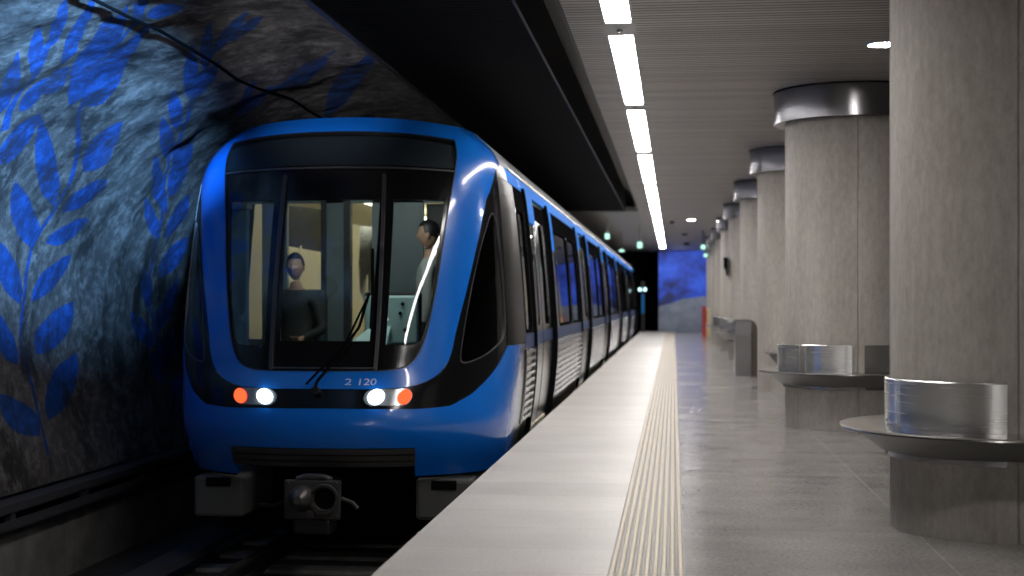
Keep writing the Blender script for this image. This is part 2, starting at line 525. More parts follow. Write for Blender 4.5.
LEAVES = [[(10.01,3.12),(10.12,3.18),(10.14,3.25),(10.12,3.33),(10.04,3.42),(9.93,3.52),(9.78,3.62),(9.59,3.73),(9.56,3.66),(9.58,3.58),(9.60,3.50),(9.65,3.42),(9.73,3.33),(9.83,3.23)],
[(9.85,3.09),(9.86,3.21),(9.77,3.34),(9.61,3.47),(9.40,3.61),(9.16,3.75),(8.89,3.88),(8.59,4.02),(8.72,3.88),(8.86,3.75),(9.01,3.62),(9.18,3.49),(9.36,3.36),(9.57,3.23)],
[(9.75,3.35),(9.78,3.44),(9.73,3.55),(9.64,3.66),(9.52,3.79),(9.37,3.91),(9.19,4.04),(8.98,4.17),(9.06,4.06),(9.15,3.94),(9.24,3.83),(9.35,3.71),(9.46,3.59),(9.59,3.47)],
[(10.88,2.59),(11.03,2.64),(11.09,2.71),(11.09,2.79),(11.04,2.87),(10.94,2.97),(10.81,3.06),(10.63,3.17),(10.56,3.10),(10.54,3.03),(10.54,2.95),(10.56,2.87),(10.62,2.79),(10.71,2.69)],
[(10.81,2.24),(10.78,2.35),(10.67,2.46),(10.52,2.56),(10.35,2.66),(10.15,2.76),(9.93,2.85),(9.69,2.93),(9.82,2.82),(9.96,2.71),(10.10,2.61),(10.25,2.51),(10.41,2.42),(10.59,2.32)],
[(10.97,2.21),(11.15,2.23),(11.28,2.26),(11.37,2.30),(11.42,2.36),(11.45,2.43),(11.44,2.50),(11.39,2.58),(11.24,2.56),(11.13,2.52),(11.04,2.47),(10.98,2.42),(10.94,2.37),(10.93,2.30)],
[(10.79,1.88),(10.82,1.97),(10.77,2.06),(10.68,2.13),(10.55,2.20),(10.41,2.27),(10.25,2.33),(10.06,2.38),(10.11,2.29),(10.18,2.21),(10.25,2.13),(10.34,2.06),(10.45,1.99),(10.59,1.93)],
[(10.98,1.93),(11.15,1.92),(11.28,1.94),(11.39,1.97),(11.48,2.01),(11.55,2.06),(11.60,2.12),(11.62,2.18),(11.46,2.17),(11.32,2.15),(11.21,2.13),(11.12,2.09),(11.04,2.05),(10.99,2.00)],
[(10.92,1.46),(11.11,1.48),(11.25,1.52),(11.37,1.57),(11.46,1.63),(11.52,1.70),(11.56,1.78),(11.56,1.86),(11.40,1.83),(11.26,1.78),(11.14,1.73),(11.04,1.68),(10.97,1.62),(10.92,1.55)],
[(10.73,1.43),(10.76,1.52),(10.72,1.60),(10.65,1.68),(10.56,1.75),(10.44,1.81),(10.31,1.88),(10.15,1.93),(10.18,1.85),(10.23,1.77),(10.28,1.69),(10.36,1.62),(10.45,1.55),(10.56,1.49)],
[(11.09,1.03),(11.31,1.04),(11.47,1.08),(11.59,1.14),(11.68,1.21),(11.73,1.28),(11.75,1.36),(11.73,1.46),(11.54,1.42),(11.38,1.38),(11.26,1.32),(11.16,1.27),(11.09,1.20),(11.06,1.12)],
[(10.69,0.96),(10.74,1.05),(10.73,1.12),(10.68,1.19),(10.61,1.25),(10.51,1.31),(10.39,1.37),(10.25,1.41),(10.24,1.34),(10.27,1.26),(10.30,1.19),(10.35,1.13),(10.42,1.07),(10.52,1.01)],
[(11.08,0.49),(11.32,0.53),(11.49,0.58),(11.63,0.65),(11.74,0.73),(11.82,0.82),(11.86,0.92),(11.86,1.02),(11.65,0.97),(11.47,0.91),(11.33,0.84),(11.21,0.77),(11.12,0.69),(11.06,0.60)],
[(10.81,0.38),(10.88,0.47),(10.87,0.54),(10.81,0.60),(10.73,0.66),(10.62,0.70),(10.48,0.74),(10.32,0.77),(10.31,0.69),(10.32,0.62),(10.35,0.56),(10.41,0.50),(10.49,0.45),(10.61,0.41)],
[(9.23,2.82),(9.21,2.91),(9.14,2.99),(9.04,3.07),(8.93,3.16),(8.79,3.24),(8.65,3.32),(8.49,3.40),(8.57,3.31),(8.65,3.23),(8.74,3.14),(8.84,3.06),(8.95,2.98),(9.07,2.90)],
[(8.99,3.23),(8.96,3.30),(8.88,3.37),(8.78,3.44),(8.67,3.50),(8.54,3.56),(8.41,3.61),(8.27,3.67),(8.35,3.60),(8.43,3.53),(8.52,3.47),(8.61,3.40),(8.72,3.35),(8.84,3.29)],
[(9.38,2.92),(9.44,2.95),(9.45,3.00),(9.44,3.04),(9.41,3.09),(9.36,3.14),(9.30,3.20),(9.21,3.26),(9.19,3.22),(9.18,3.17),(9.18,3.13),(9.20,3.08),(9.23,3.04),(9.28,2.98)],
[(9.39,3.12),(9.45,3.15),(9.46,3.19),(9.45,3.23),(9.42,3.28),(9.37,3.33),(9.31,3.38),(9.23,3.43),(9.21,3.40),(9.20,3.36),(9.21,3.32),(9.23,3.28),(9.26,3.23),(9.31,3.18)],
[(9.64,2.47),(9.76,2.51),(9.82,2.57),(9.85,2.63),(9.85,2.71),(9.81,2.79),(9.74,2.88),(9.64,2.97),(9.57,2.91),(9.54,2.85),(9.51,2.78),(9.51,2.71),(9.52,2.64),(9.55,2.56)],
[(8.72,3.53),(8.67,3.61),(8.58,3.67),(8.47,3.74),(8.36,3.81),(8.23,3.87),(8.10,3.93),(7.95,3.99),(8.03,3.92),(8.12,3.85),(8.22,3.79),(8.32,3.72),(8.44,3.66),(8.56,3.59)],
[(9.07,3.41),(9.01,3.51),(8.91,3.60),(8.79,3.71),(8.64,3.81),(8.48,3.91),(8.31,4.01),(8.12,4.11),(8.23,4.01),(8.35,3.91),(8.48,3.81),(8.61,3.71),(8.75,3.61),(8.90,3.51)],
[(9.00,3.45),(9.02,3.48),(9.01,3.52),(8.98,3.56),(8.94,3.60),(8.88,3.64),(8.81,3.68),(8.73,3.72),(8.73,3.69),(8.75,3.65),(8.78,3.62),(8.81,3.58),(8.85,3.54),(8.91,3.50)],
[(9.33,3.62),(9.30,3.70),(9.21,3.77),(9.11,3.85),(8.98,3.92),(8.84,4.00),(8.69,4.07),(8.52,4.15),(8.60,4.07),(8.69,4.00),(8.78,3.92),(8.89,3.85),(9.01,3.78),(9.15,3.70)],
[(8.96,4.00),(8.92,4.06),(8.84,4.12),(8.74,4.17),(8.64,4.23),(8.52,4.28),(8.40,4.33),(8.27,4.38),(8.33,4.32),(8.41,4.27),(8.49,4.21),(8.59,4.16),(8.69,4.11),(8.81,4.05)],
[(8.84,4.14),(8.90,4.16),(8.93,4.19),(8.93,4.22),(8.92,4.27),(8.89,4.31),(8.85,4.36),(8.78,4.42),(8.74,4.39),(8.72,4.36),(8.71,4.33),(8.71,4.29),(8.72,4.25),(8.76,4.20)],
[(11.03,3.61),(10.92,3.70),(10.76,3.79),(10.59,3.86),(10.39,3.94),(10.19,4.01),(9.98,4.07),(9.77,4.13),(9.91,4.05),(10.06,3.97),(10.22,3.89),(10.39,3.82),(10.58,3.75),(10.78,3.68)],
[(11.09,3.63),(11.10,3.69),(11.05,3.76),(10.96,3.83),(10.85,3.91),(10.71,3.98),(10.55,4.06),(10.37,4.14),(10.41,4.07),(10.48,4.00),(10.55,3.94),(10.65,3.86),(10.76,3.79),(10.90,3.72)],
[(11.67,3.24),(11.59,3.31),(11.47,3.38),(11.33,3.44),(11.17,3.50),(11.01,3.55),(10.84,3.59),(10.65,3.63),(10.77,3.56),(10.88,3.50),(11.01,3.44),(11.15,3.38),(11.30,3.33),(11.46,3.28)],
[(12.62,2.83),(12.69,2.89),(12.68,2.96),(12.63,3.03),(12.55,3.10),(12.44,3.18),(12.30,3.26),(12.13,3.34),(12.14,3.27),(12.17,3.21),(12.22,3.13),(12.28,3.06),(12.36,2.99),(12.46,2.91)],
[(12.39,2.87),(12.28,2.96),(12.12,3.04),(11.94,3.12),(11.75,3.18),(11.54,3.24),(11.33,3.29),(11.10,3.34),(11.25,3.25),(11.41,3.18),(11.57,3.10),(11.74,3.03),(11.93,2.97),(12.14,2.91)],
[(13.22,2.34),(13.13,2.44),(12.98,2.54),(12.80,2.62),(12.60,2.71),(12.37,2.78),(12.13,2.86),(11.88,2.92),(12.04,2.83),(12.20,2.73),(12.37,2.65),(12.55,2.56),(12.74,2.48),(12.95,2.41)],
[(13.07,2.50),(13.16,2.57),(13.17,2.65),(13.13,2.74),(13.04,2.83),(12.91,2.92),(12.75,3.01),(12.55,3.11),(12.57,3.02),(12.60,2.94),(12.65,2.86),(12.71,2.77),(12.79,2.69),(12.91,2.60)],
[(13.43,2.10),(13.58,2.15),(13.67,2.21),(13.71,2.28),(13.71,2.35),(13.67,2.43),(13.60,2.52),(13.49,2.60),(13.41,2.54),(13.37,2.47),(13.34,2.41),(13.32,2.34),(13.32,2.27),(13.35,2.19)],
[(13.27,2.08),(13.27,2.14),(13.21,2.20),(13.12,2.26),(13.01,2.31),(12.88,2.37),(12.73,2.42),(12.57,2.46),(12.63,2.39),(12.70,2.33),(12.78,2.27),(12.87,2.22),(12.97,2.17),(13.09,2.12)],
[(13.60,1.70),(13.80,1.74),(13.92,1.79),(14.02,1.86),(14.07,1.93),(14.09,2.00),(14.08,2.08),(14.02,2.17),(13.88,2.11),(13.78,2.05),(13.69,1.99),(13.63,1.93),(13.58,1.86),(13.56,1.78)],
[(13.44,1.38),(13.48,1.45),(13.47,1.51),(13.44,1.57),(13.38,1.64),(13.32,1.70),(13.24,1.76),(13.13,1.82),(13.14,1.75),(13.16,1.69),(13.19,1.63),(13.23,1.56),(13.28,1.50),(13.34,1.44)],
[(13.68,1.15),(13.88,1.21),(14.02,1.28),(14.11,1.36),(14.16,1.44),(14.18,1.53),(14.17,1.62),(14.11,1.72),(13.97,1.64),(13.86,1.57),(13.77,1.49),(13.70,1.41),(13.65,1.33),(13.63,1.24)],
[(13.48,1.00),(13.53,1.08),(13.51,1.14),(13.45,1.20),(13.36,1.25),(13.24,1.30),(13.11,1.34),(12.95,1.37),(12.95,1.31),(12.98,1.25),(13.02,1.19),(13.08,1.13),(13.17,1.08),(13.29,1.04)],
[(13.60,0.78),(13.85,0.81),(14.03,0.86),(14.16,0.93),(14.27,0.99),(14.34,1.07),(14.38,1.16),(14.38,1.25),(14.16,1.20),(13.98,1.15),(13.84,1.09),(13.72,1.02),(13.63,0.95),(13.58,0.88)],
[(13.90,0.46),(14.08,0.48),(14.22,0.52),(14.33,0.56),(14.42,0.61),(14.49,0.67),(14.54,0.72),(14.57,0.79),(14.40,0.76),(14.27,0.72),(14.14,0.68),(14.04,0.64),(13.96,0.59),(13.91,0.53)],
[(13.77,0.62),(13.81,0.68),(13.80,0.74),(13.77,0.79),(13.72,0.85),(13.65,0.90),(13.56,0.94),(13.45,0.99),(13.44,0.93),(13.45,0.87),(13.47,0.82),(13.51,0.77),(13.57,0.72),(13.64,0.67)],
[(10.50,3.95),(10.40,4.03),(10.25,4.10),(10.10,4.16),(9.94,4.22),(9.77,4.28),(9.60,4.33),(9.42,4.38),(9.54,4.31),(9.67,4.25),(9.81,4.18),(9.95,4.12),(10.12,4.06),(10.29,4.00)],
[(10.19,4.14),(10.18,4.20),(10.11,4.27),(10.01,4.34),(9.88,4.42),(9.74,4.49),(9.58,4.57),(9.40,4.64),(9.46,4.58),(9.53,4.51),(9.62,4.44),(9.72,4.37),(9.85,4.30),(9.99,4.22)],
[(10.06,4.28),(10.08,4.34),(10.04,4.40),(9.97,4.47),(9.88,4.54),(9.77,4.61),(9.65,4.68),(9.51,4.75),(9.53,4.70),(9.57,4.64),(9.63,4.57),(9.70,4.51),(9.79,4.44),(9.90,4.37)],
[(13.71,4.09),(13.59,4.26),(13.27,4.44),(12.87,4.62),(12.41,4.79),(11.93,4.95),(11.44,5.10),(11.15,5.10),(11.41,4.95),(11.72,4.80),(12.09,4.64),(12.52,4.47),(13.03,4.29)],
[(12.49,3.63),(12.53,3.70),(12.48,3.77),(12.38,3.85),(12.24,3.93),(12.06,4.02),(11.85,4.10),(11.61,4.19),(11.64,4.12),(11.71,4.05),(11.80,3.97),(11.91,3.90),(12.05,3.81),(12.23,3.73)],
[(11.98,4.08),(12.10,4.15),(12.08,4.24),(11.99,4.34),(11.83,4.45),(11.63,4.56),(11.39,4.68),(11.09,4.80),(11.09,4.72),(11.13,4.63),(11.20,4.54),(11.30,4.44),(11.46,4.33),(11.66,4.22)],
[(12.31,3.62),(12.24,3.70),(12.12,3.78),(11.96,3.85),(11.79,3.93),(11.59,4.01),(11.39,4.08),(11.16,4.15),(11.28,4.08),(11.42,4.00),(11.56,3.93),(11.71,3.85),(11.88,3.77),(12.07,3.70)]]
STEMS = [[(10.93,0.22),(10.88,0.67),(10.82,1.16),(10.79,1.40),(10.80,1.68),(10.81,2.05),(10.84,2.27),(10.81,2.50),(10.53,2.78),(10.16,3.00),(9.79,3.29),(9.34,3.66),(8.99,3.96),(8.59,4.25)],
[(9.41,2.75),(9.19,2.99),(8.99,3.23),(8.72,3.49),(8.48,3.69),(8.11,3.90)],
[(14.02,0.35),(14.02,0.76),(13.60,1.18),(13.45,1.48),(13.36,1.87),(13.23,2.23),(12.85,2.60),(12.21,3.05),(11.35,3.49),(10.54,3.90),(9.90,4.31),(9.41,4.65)],
[(12.48,3.59),(12.01,3.95),(11.48,4.36),(10.94,4.88)]]
def ribbon(pts, w):
    pts = chaikin(pts, 1); L = []; R = []
    for i, p in enumerate(pts):
        a, b = pts[max(i - 1, 0)], pts[min(i + 1, len(pts) - 1)]
        d = Vector((b[0] - a[0], b[1] - a[1])); d.normalize()
        ww = w * (1 - .6 * i / len(pts))
        L.append((p[0] - d.y * ww, p[1] + d.x * ww)); R.append((p[0] + d.y * ww, p[1] - d.x * ww))
    return L + R[::-1]
cls = [l for l in LEAVES] + [ribbon(s_, .032) for s_ in STEMS]
near = [[(y - 6.9, q) for y, q in c] for c in cls]
cls += [c for c in near if max(y for y, q in c) < 6.9 and min(y for y, q in c) > .1]
cls = [[(min(max(y, .05), 18.9), min(max(q, .03), CQ[-1] - .03)) for y, q in c] for c in cls]
mb = MB()
for (y0, y1, st, cl) in ((0.0, 19.0, (.1, .075), cls), (19.0, 56.0, (.5, .3), []), (-16.0, 0.0, (.5, .3), [])):
    vs, T, C = cdt([(y0, 0), (y1, 0), (y1, CQ[-1]), (y0, CQ[-1])], [], st, cl)
    o = len(mb.v); mb.v += [tuple(rock_at(a, b)) for a, b in vs]
    for tr, c in zip(T, C):
        mb.f.append([i + o for i in tr]); mb.mi.append(1 if c else 0); mb.sm.append(True)
struct(wbuild(mb, 'wall_left', [M['rock'], M['leaf_paint']], fixn=False), 'rough rock wall painted with blue leafy branches', 'wall')

mb = MB(); mb.box(-5.4, -4.93, YA, 56, -1.25, -.42)
for k in range(46): mb.box(-4.935, -4.926, YA + 1.6 * k, YA + 1.6 * k + .015, -1.1, -.5)
struct(wbuild(mb, 'wall_track', M['concrete_dark']), 'low concrete wall at the foot of the rock', 'wall')

# end wall with the blue mural
mb = MB()
wx0, wx1 = -.56, 9
mur = [(wx0, .95), (.0, 1.1), (.35, 1.25), (.6, 1.28), (.85, 1.3), (1.1, 1.34), (9, 1.5), (9, 3.2), (wx0, 3.2)]
vs, T, C = cdt([(wx0, -.2), (wx1, -.2), (wx1, 3.2), (wx0, 3.2)], [], (.3, .3), [mur])
o = len(mb.v); mb.v += [(a, 55.0 + .03 * noise.noise(Vector((a, b, 0))), b) for a, b in vs]
for tr, c in zip(T, C): mb.f.append([i + o for i in tr]); mb.mi.append(1 if c else 0); mb.sm.append(True)
mb.box(wx0, wx0 + .3, 55.05, 60, -1.2, 3.2, 2)
mb.box(wx0, wx1, 55.05, 55.3, -1.2, 3.2, 2)
struct(wbuild(mb, 'wall_back', [M['mural_base'], M['mural_paint'], M['black_metal']], fixn=False), 'end wall painted deep blue above a pale base', 'wall')
mb = MB(); mb.box(-7, wx0, 60, 60.2, -1.2, 3.6)
struct(wbuild(mb, 'wall_tunnel', M['black']), 'black sheet for the unlit tunnel depth beyond the train', 'wall')  # black sheet stands in for the tunnel's darkness
mb = MB(); mb.box(8.6, 8.8, YA, 55, 0, 3.4)
struct(wbuild(mb, 'wall_right', M['pale_wall']), 'far concrete wall beyond the columns', 'wall')
mb = MB(); mb.box(-7, 9, YA - .2, YA, -1.2, 3.6)
struct(wbuild(mb, 'wall_front', M['pale_wall']), 'concrete end wall behind the viewer', 'wall')

# ================================================================== CEILING LAMPS
starts = [-9.6, -4.6, 5.85, 10.37, 14.45, 18.9, 23.95, 28.4, 32.9, 37.5, 42.2, 46.9]  # first two panels are unseen, added as fill light from behind
ends = [-5.0, -0.4, 9.91, 14.05, 18.5, 23.55, 28.05, 32.55, 37.1, 41.8, 46.5, 52.2]
ordn = ['', '', 'nearest', 'second nearest', 'third', 'fourth', 'fifth', 'sixth', 'seventh', 'eighth', 'ninth', 'farthest']
for i, (a, b) in enumerate(zip(starts, ends)):
    lab = ('%s white lamp panel of the fluorescent strip in the slatted ceiling' % ordn[i]) if i > 1 else 'added unseen white lamp panel of the strip %s behind the viewer' % ('far' if i == 0 else 'some way')
    t_ = thing('ceiling_light', lab, 'ceiling lamp', ((LX0 + LX1) / 2, a, CEIL), 'lamps of the ceiling strip')
    mb = MB()
    mb.box(LX0 - .02, LX0 - .004, a, b, CEIL - .008, CEIL + .12); mb.box(LX1 + .004, LX1 + .02, a, b, CEIL - .008, CEIL + .12)
    mb.box(LX0 - .02, LX1 + .02, a, b, CEIL + .12, CEIL + .13)
    mb.build('housing', M['trim_grey'], t_)
    MB().box(LX0, LX1, a + .01, b - .01, CEIL + .012, CEIL + .03).build('diffuser', M['lamp_strip'], t_)
    if 1 < i < len(starts) - 1:
        e = starts[i + 1]
        mb = MB(); mb.box(LX0 - .03, LX1 + .03, b + .003, e - .003, CEIL - .006, CEIL + .02)
        p_ = mb.build('end_plate', M['trim_grey'], t_)
        cx = (LX0 + LX1) / 2
        mb = MB(); mb.lathe([(0, -.02), (.018, -.018), (.022, 0)], c=(cx, (b + e) / 2, CEIL - .006), n=12)
        mb.build('sensor', M['steel'], p_)

def downlight(x, y, r, lab):
    t_ = thing('downlight', lab, 'downlight', (x, y, CEIL - .012), 'round downlights')
    MB().lathe([(r, CEIL), (r + .025, CEIL - .002), (r + .022, CEIL - .012), (r, CEIL - .01)], c=(x, y, 0), n=32, close=True).build('ring', M['steel'], t_)
    MB().lathe([(0, CEIL - .006), (r, CEIL - .006), (r, CEIL - .001), (0, CEIL - .001)], c=(x, y, 0), n=32).build('lens', M['downlight'], t_)
downlight(1.56, 10.95, .10, 'round lit downlight in the ceiling between the two nearest columns')
for y_, w_ in ((16.1, 'second and third'), (21.0, 'third and fourth'), (26.0, 'fourth and fifth'), (31.0, 'fifth and sixth'), (36.0, 'sixth and seventh')):
    downlight(1.6, y_, .10, 'round ceiling downlight between the %s columns' % w_)
downlight(1.6, 4.6, .10, 'added ceiling downlight before the nearest column, unseen')  # unseen, added to brighten the near floor and column base
downlight(1.6, -1.5, .10, 'added ceiling downlight behind the viewer, unseen')  # unseen, added so the bench steel has something bright to reflect
downlight(.43, 34.0, .09, 'small round downlight far along the ceiling right of the lamp strip')
for (x, y, r, lab) in ((-.02, 34.6, .06, 'small grey smoke detector beside the far downlight'), (.33, 41.0, .09, 'pale domed detector on the ceiling beyond the far downlight'), (.45, 47.5, .1, 'dark domed detector on the ceiling nearest the mural wall')):
    mb = MB().lathe([(0, -.07), (r * .6, -.062), (r * .95, -.035), (r, 0)], c=(x, y, CEIL), n=20)
    tag(mb.build('smoke_detector', M['trim_grey'] if r != .1 else M['black']), lab, 'detector', 'ceiling detectors')

# ================================================================== COLUMNS
COLS = [(1.625, 7.475, .515), (1.625, 13.43, .59), (1.63, 18.57, .55), (1.63, 23.4, .55), (1.64, 28.6, .55), (1.65, 33.5, .55), (1.65, 38.2, .55), (1.65, 42.9, .55), (1.65, 47.6, .55)]
clab = ['nearest thick round concrete column, cut by the photo edge', 'second nearest round concrete column, showing its whole steel collar', 'third round concrete column, bare at its left side', 'fourth round concrete column, behind the steel bin',
        'fifth round concrete column, carrying the black loudspeaker', 'sixth round concrete column, beyond the loudspeaker', 'seventh round concrete column from the viewer', 'eighth round concrete column from the viewer', 'farthest round concrete column, nearest the mural wall']
def seam(r, a, z):
    d = min(abs(((a + 90 * k + 3600) % 360 + 180) % 360 - 180) for k in range(4))
    return r - (.012 if d < .75 else 0)
def column(CX, y, CR, lab):
    t_ = thing('concrete_column', lab, 'column', (CX, y, 0), 'row of concrete columns')
    mb = MB()
    angs = []
    prof = [(CR, .0), (CR, 2.9), (CR, CEIL)]
    n = 480
    mb.lathe(prof, 0, 360, n, (CX, y, 0), 0, True, seam)
    mb.build('shaft', M['concrete'], t_)
    mb = MB(); mb.lathe([(CR + .004, 2.79), (CR + .09, 2.786), (CR + .103, 2.79), (CR + .103, CEIL - .002), (CR + .004, CEIL - .002)], -90, 270, 96, (CX, y, 0), close=True)
    mb.build('collar', M['collar'], t_)
    mb = MB(); mb.lathe([(CR + .105, CEIL - .018), (CR + .112, CEIL - .018), (CR + .112, CEIL - .003), (CR + .105, CEIL - .003)], 0, 360, 96, (CX, y, 0), close=True)
    mb.build('collar_rim', M['black_metal'], t_)
    return t_
for cc, lab in zip(COLS, clab): column(*cc, lab)
column(1.63, 1.5, .55, 'round concrete column beside the viewer, outside the photo')
column(1.63, -4.6, .55, 'round concrete column behind the viewer, outside the photo')

def bench(cc, lab, sec, panels):
    CX, y, CR = cc; k_ = CR - .518
    t_ = thing('ring_bench', lab, 'bench', (CX, y, .35), 'ring benches around the columns')
    c = (CX, y, 0); a0, a1 = sec; n = max(24, int(abs(a1 - a0) / 3))
    MB().lathe([(.525 + k_, .499), (.74 + k_, .499), (.766 + k_, .503), (.765 + k_, .511), (.772 + k_, .519), (.758 + k_, .523), (.525 + k_, .523)], a0, a1, n, c, close=True).build('seat', M['seat_steel'], t_)
    MB().lathe([(.53 + k_, .395), (.56 + k_, .395), (.70 + k_, .497), (.53 + k_, .497)], a0, a1, n, c, close=True).build('seat_bracket', M['bracket_grey'], t_)
    for s0, s1 in ((-262, -184), (-176, -96), (-84, -6), (6, 84)):
        s0, s1 = max(s0, a0), min(s1, a1)
        if s1 - s0 > 10: MB().lathe([(.523 + k_, .364), (.540 + k_, .364), (.540 + k_, .390), (.523 + k_, .390)], s0, s1, 20, c, close=True).build('support_band', M['collar'], t_)
    for p0, p1, ro in panels:
        MB().lathe([(.53 + k_ + ro, .524), (.542 + k_ + ro, .524), (.546 + k_ + ro, .757), (.542 + k_ + ro, .762), (.534 + k_ + ro, .762)], p0, p1, 28, c, close=True).build('back_panel', M['steel'], t_)
bench(COLS[0], 'nearest steel ring bench with curved backrest around the nearest column', (-270, 90), [(-262, -186, 0), (-184, -96, 0), (-84, -6, 0), (6, 84, 0)])
bench(COLS[1], 'second steel ring bench with split backrest around the second column', (-270, 90), [(-262, -186, 0), (-182, -139, .045), (-141, -95, 0), (-85, -42, 0), (-38, -6, 0), (6, 84, 0)])
bench(COLS[2], 'short steel bench section on the near side of the third column', (-128, -20), [(-112, -95, 0), (-85, -30, 0)])
bench(COLS[4], 'steel ring bench around the fifth column, just beyond the bin', (-270, 90), [(-262, -186, 0), (-182, -95, .02), (-85, -6, 0)])
bench(COLS[5], 'steel ring bench around the sixth column', (-270, 90), [(-262, -186, 0), (-182, -95, .02), (-85, -6, 0)])
bench(COLS[6], 'steel ring bench around the seventh column', (-270, 90), [(-182, -95, .02), (-85, -6, 0)])

# ================================================================== SMALL PLATFORM THINGS
t_ = thing('litter_bin', 'upright brushed steel litter bin in front of the fourth column', 'bin', (1.07, 22.3, 0))
mb = MB()
prof = chaikin([(22.02, 0), (22.02, .84), (22.06, .875), (22.5, .875)], 1)
vs = [(x, y, z) for x in (.945, 1.185) for y, z in prof]; n = len(prof)
mb.add(vs + [(.945, 22.5, 0), (1.185, 22.5, 0)], [(i, i + 1, n + i + 1, n + i) for i in range(n - 1)] + [tuple(range(n)) + (2 * n,), tuple(range(n, 2 * n)) + (2 * n + 1,), (n - 1, 2 * n - 1, 2 * n + 1, 2 * n), (0, n, 2 * n + 1, 2 * n)])
mb.build('body', M['collar'], t_)
mb = MB()
poly = [(1.19, .0), (1.33, 0)] + [(1.19 + .14 * cos(radians(a)), .42 + .44 * sin(radians(a))) for a in range(0, 91, 10)]
mb.prism(poly, 22.06, 22.46); mb.build('shadow_block', M['brown'], t_)  # brown block stands in for the shadow beside the bin
MB().disc((1.17, 22.02, .5), (0, -1, 0), .012, .012, 12).build('lock', M['trim_grey'], t_)

t_ = thing('loudspeaker', 'black wedge loudspeaker fixed to the fifth column', 'loudspeaker', (.98, 28.5, 1.7))
mb = MB(); mb.add([(.98, 28.34, 2.02), (1.075, 28.34, 2.02), (1.075, 28.34, 1.66), (1.045, 28.34, 1.66), (.98, 28.6, 2.02), (1.075, 28.6, 2.02), (1.075, 28.6, 1.66), (1.045, 28.6, 1.66)],
    [(0, 1, 2, 3), (4, 7, 6, 5), (0, 4, 5, 1), (1, 5, 6, 2), (2, 6, 7, 3), (3, 7, 4, 0)]); mb.build('cabinet', M['black_metal'], t_)
MB().box(.99, 1.065, 28.332, 28.342, 1.80, 2.0, bev=.003).build('grille', M['black'], t_)

t_ = thing('emergency_cabinet', 'red and cream cabinet standing far off by the last columns', 'cabinet', (1.03, 46.2, 0))
MB().box(.93, 1.06, 46.1, 46.4, 0, 1.0, bev=.015).build('red_body', M['red'], t_)
MB().box(1.064, 1.18, 46.1, 46.4, 0, .92, bev=.01).build('side_panel', M['cream_paint'], t_)
MB().box(.95, 1.04, 46.09, 46.1, .55, .85, bev=.003).build('door', M['red'], t_)

def exit_sign(x, y, z, w, h, lab, hang=True):
    t_ = thing('exit_sign', lab, 'exit sign', (x, y, z), 'lit green signs')
    mb = MB().box(x - w / 2 - .015, x + w / 2 + .015, y, y + .08, z - .015, z + h + .015, bev=.008); mb.build('case', M['trim_grey'], t_)
    MB().box(x - w / 2, x + w / 2, y - .006, y, z, z + h).build('face', M['exit_green'], t_)
    if hang: MB().tube([(x, y + .04, z + h + .015), (x, y + .04, CEIL - .02)], .018, 8).build('hanger', M['trim_grey'], t_)
exit_sign(-1.52, 33.0, 2.60, .10, .13, 'lit green sign hanging above the train roof, nearest of the hanging signs')
exit_sign(-1.42, 39.5, 2.53, .13, .06, 'low flat lit green sign just above the far train roof')
exit_sign(-.84, 36.0, 2.50, .12, .15, 'bright square lit sign hanging at the end of the black channel')
exit_sign(.80, 38.6, 2.56, .11, .11, 'lit green sign hung beside the far columns, upper of two')
exit_sign(.93, 41.5, 2.44, .10, .09, 'lit green sign hung beside the far columns, lower and farther one')

t_ = thing('tunnel_signal', 'slim tunnel signal with two cyan lamps over a glowing blue reflection beyond the train', 'signal', (-1.13, 53.5, -1.1))
MB().box(-1.2, -1.06, 53.5, 53.6, -1.1, 1.9, bev=.01).build('post', M['black_metal'], t_)
for x in (-1.24, -1.05): MB().disc((x, 53.5, 1.60), (0, -1, 0), .06, .04).build('lamp', M['signal_cyan'], t_)
MB().box(-1.18, -1.08, 53.47, 53.5, .7, 1.42).build('blue_reflection', M['signal_reflection'], t_)  # glowing strip imitates the blue reflection below the signal lamps

# ================================================================== TRACK THINGS
for x, lab in ((-3.405, 'running rail on the wall side of the track'), (-1.97, 'running rail on the platform side of the track')):
    prof = [(-.065, -1.1), (.065, -1.1), (.065, -1.085), (.012, -1.065), (.012, -1.0), (.034, -.985), (.034, -.955), (.025, -.95), (-.025, -.95), (-.034, -.955), (-.034, -.985), (-.012, -1.0), (-.012, -1.065), (-.065, -1.085)]
    tag(MB().prism([(x + a, z + .034) for a, z in prof], YA, 59).build('running_rail', M['rail']), lab, 'rail', 'running rails')
t_ = thing('conductor_rail', 'covered conductor rail lying between the track and the rock wall', 'conductor rail', (-4.0, 20, -1.1))
MB().box(-4.05, -3.95, YA, 59, -1.0, -.93, bev=.006).build('rail', M['rail'], t_)
MB().prism([(-4.1, -.90), (-3.88, -.90), (-3.88, -.96), (-3.9, -.96), (-3.9, -.915), (-4.1, -.915)], YA, 59).build('cover', M['trim_grey'], t_)
mb = MB()
for k in range(30): mb.box(-4.1, -4.03, YA + .6 + 2.5 * k, YA + .72 + 2.5 * k, -1.1, -.915)
tag(mb.build('bracket', M['black_metal'], t_), kind='stuff')
mb = MB()
mb_n = 0
for k in range(22):
    y = 5.6 + .65 * k
    s_ = MB().box(-3.95, -1.42, y, y + .24, -1.12, -1.066, bev=.012)
    tag(s_.build('sleeper', M['concrete_dark']), 'dark concrete sleeper under the rails', 'sleeper', 'sleepers under the rails')

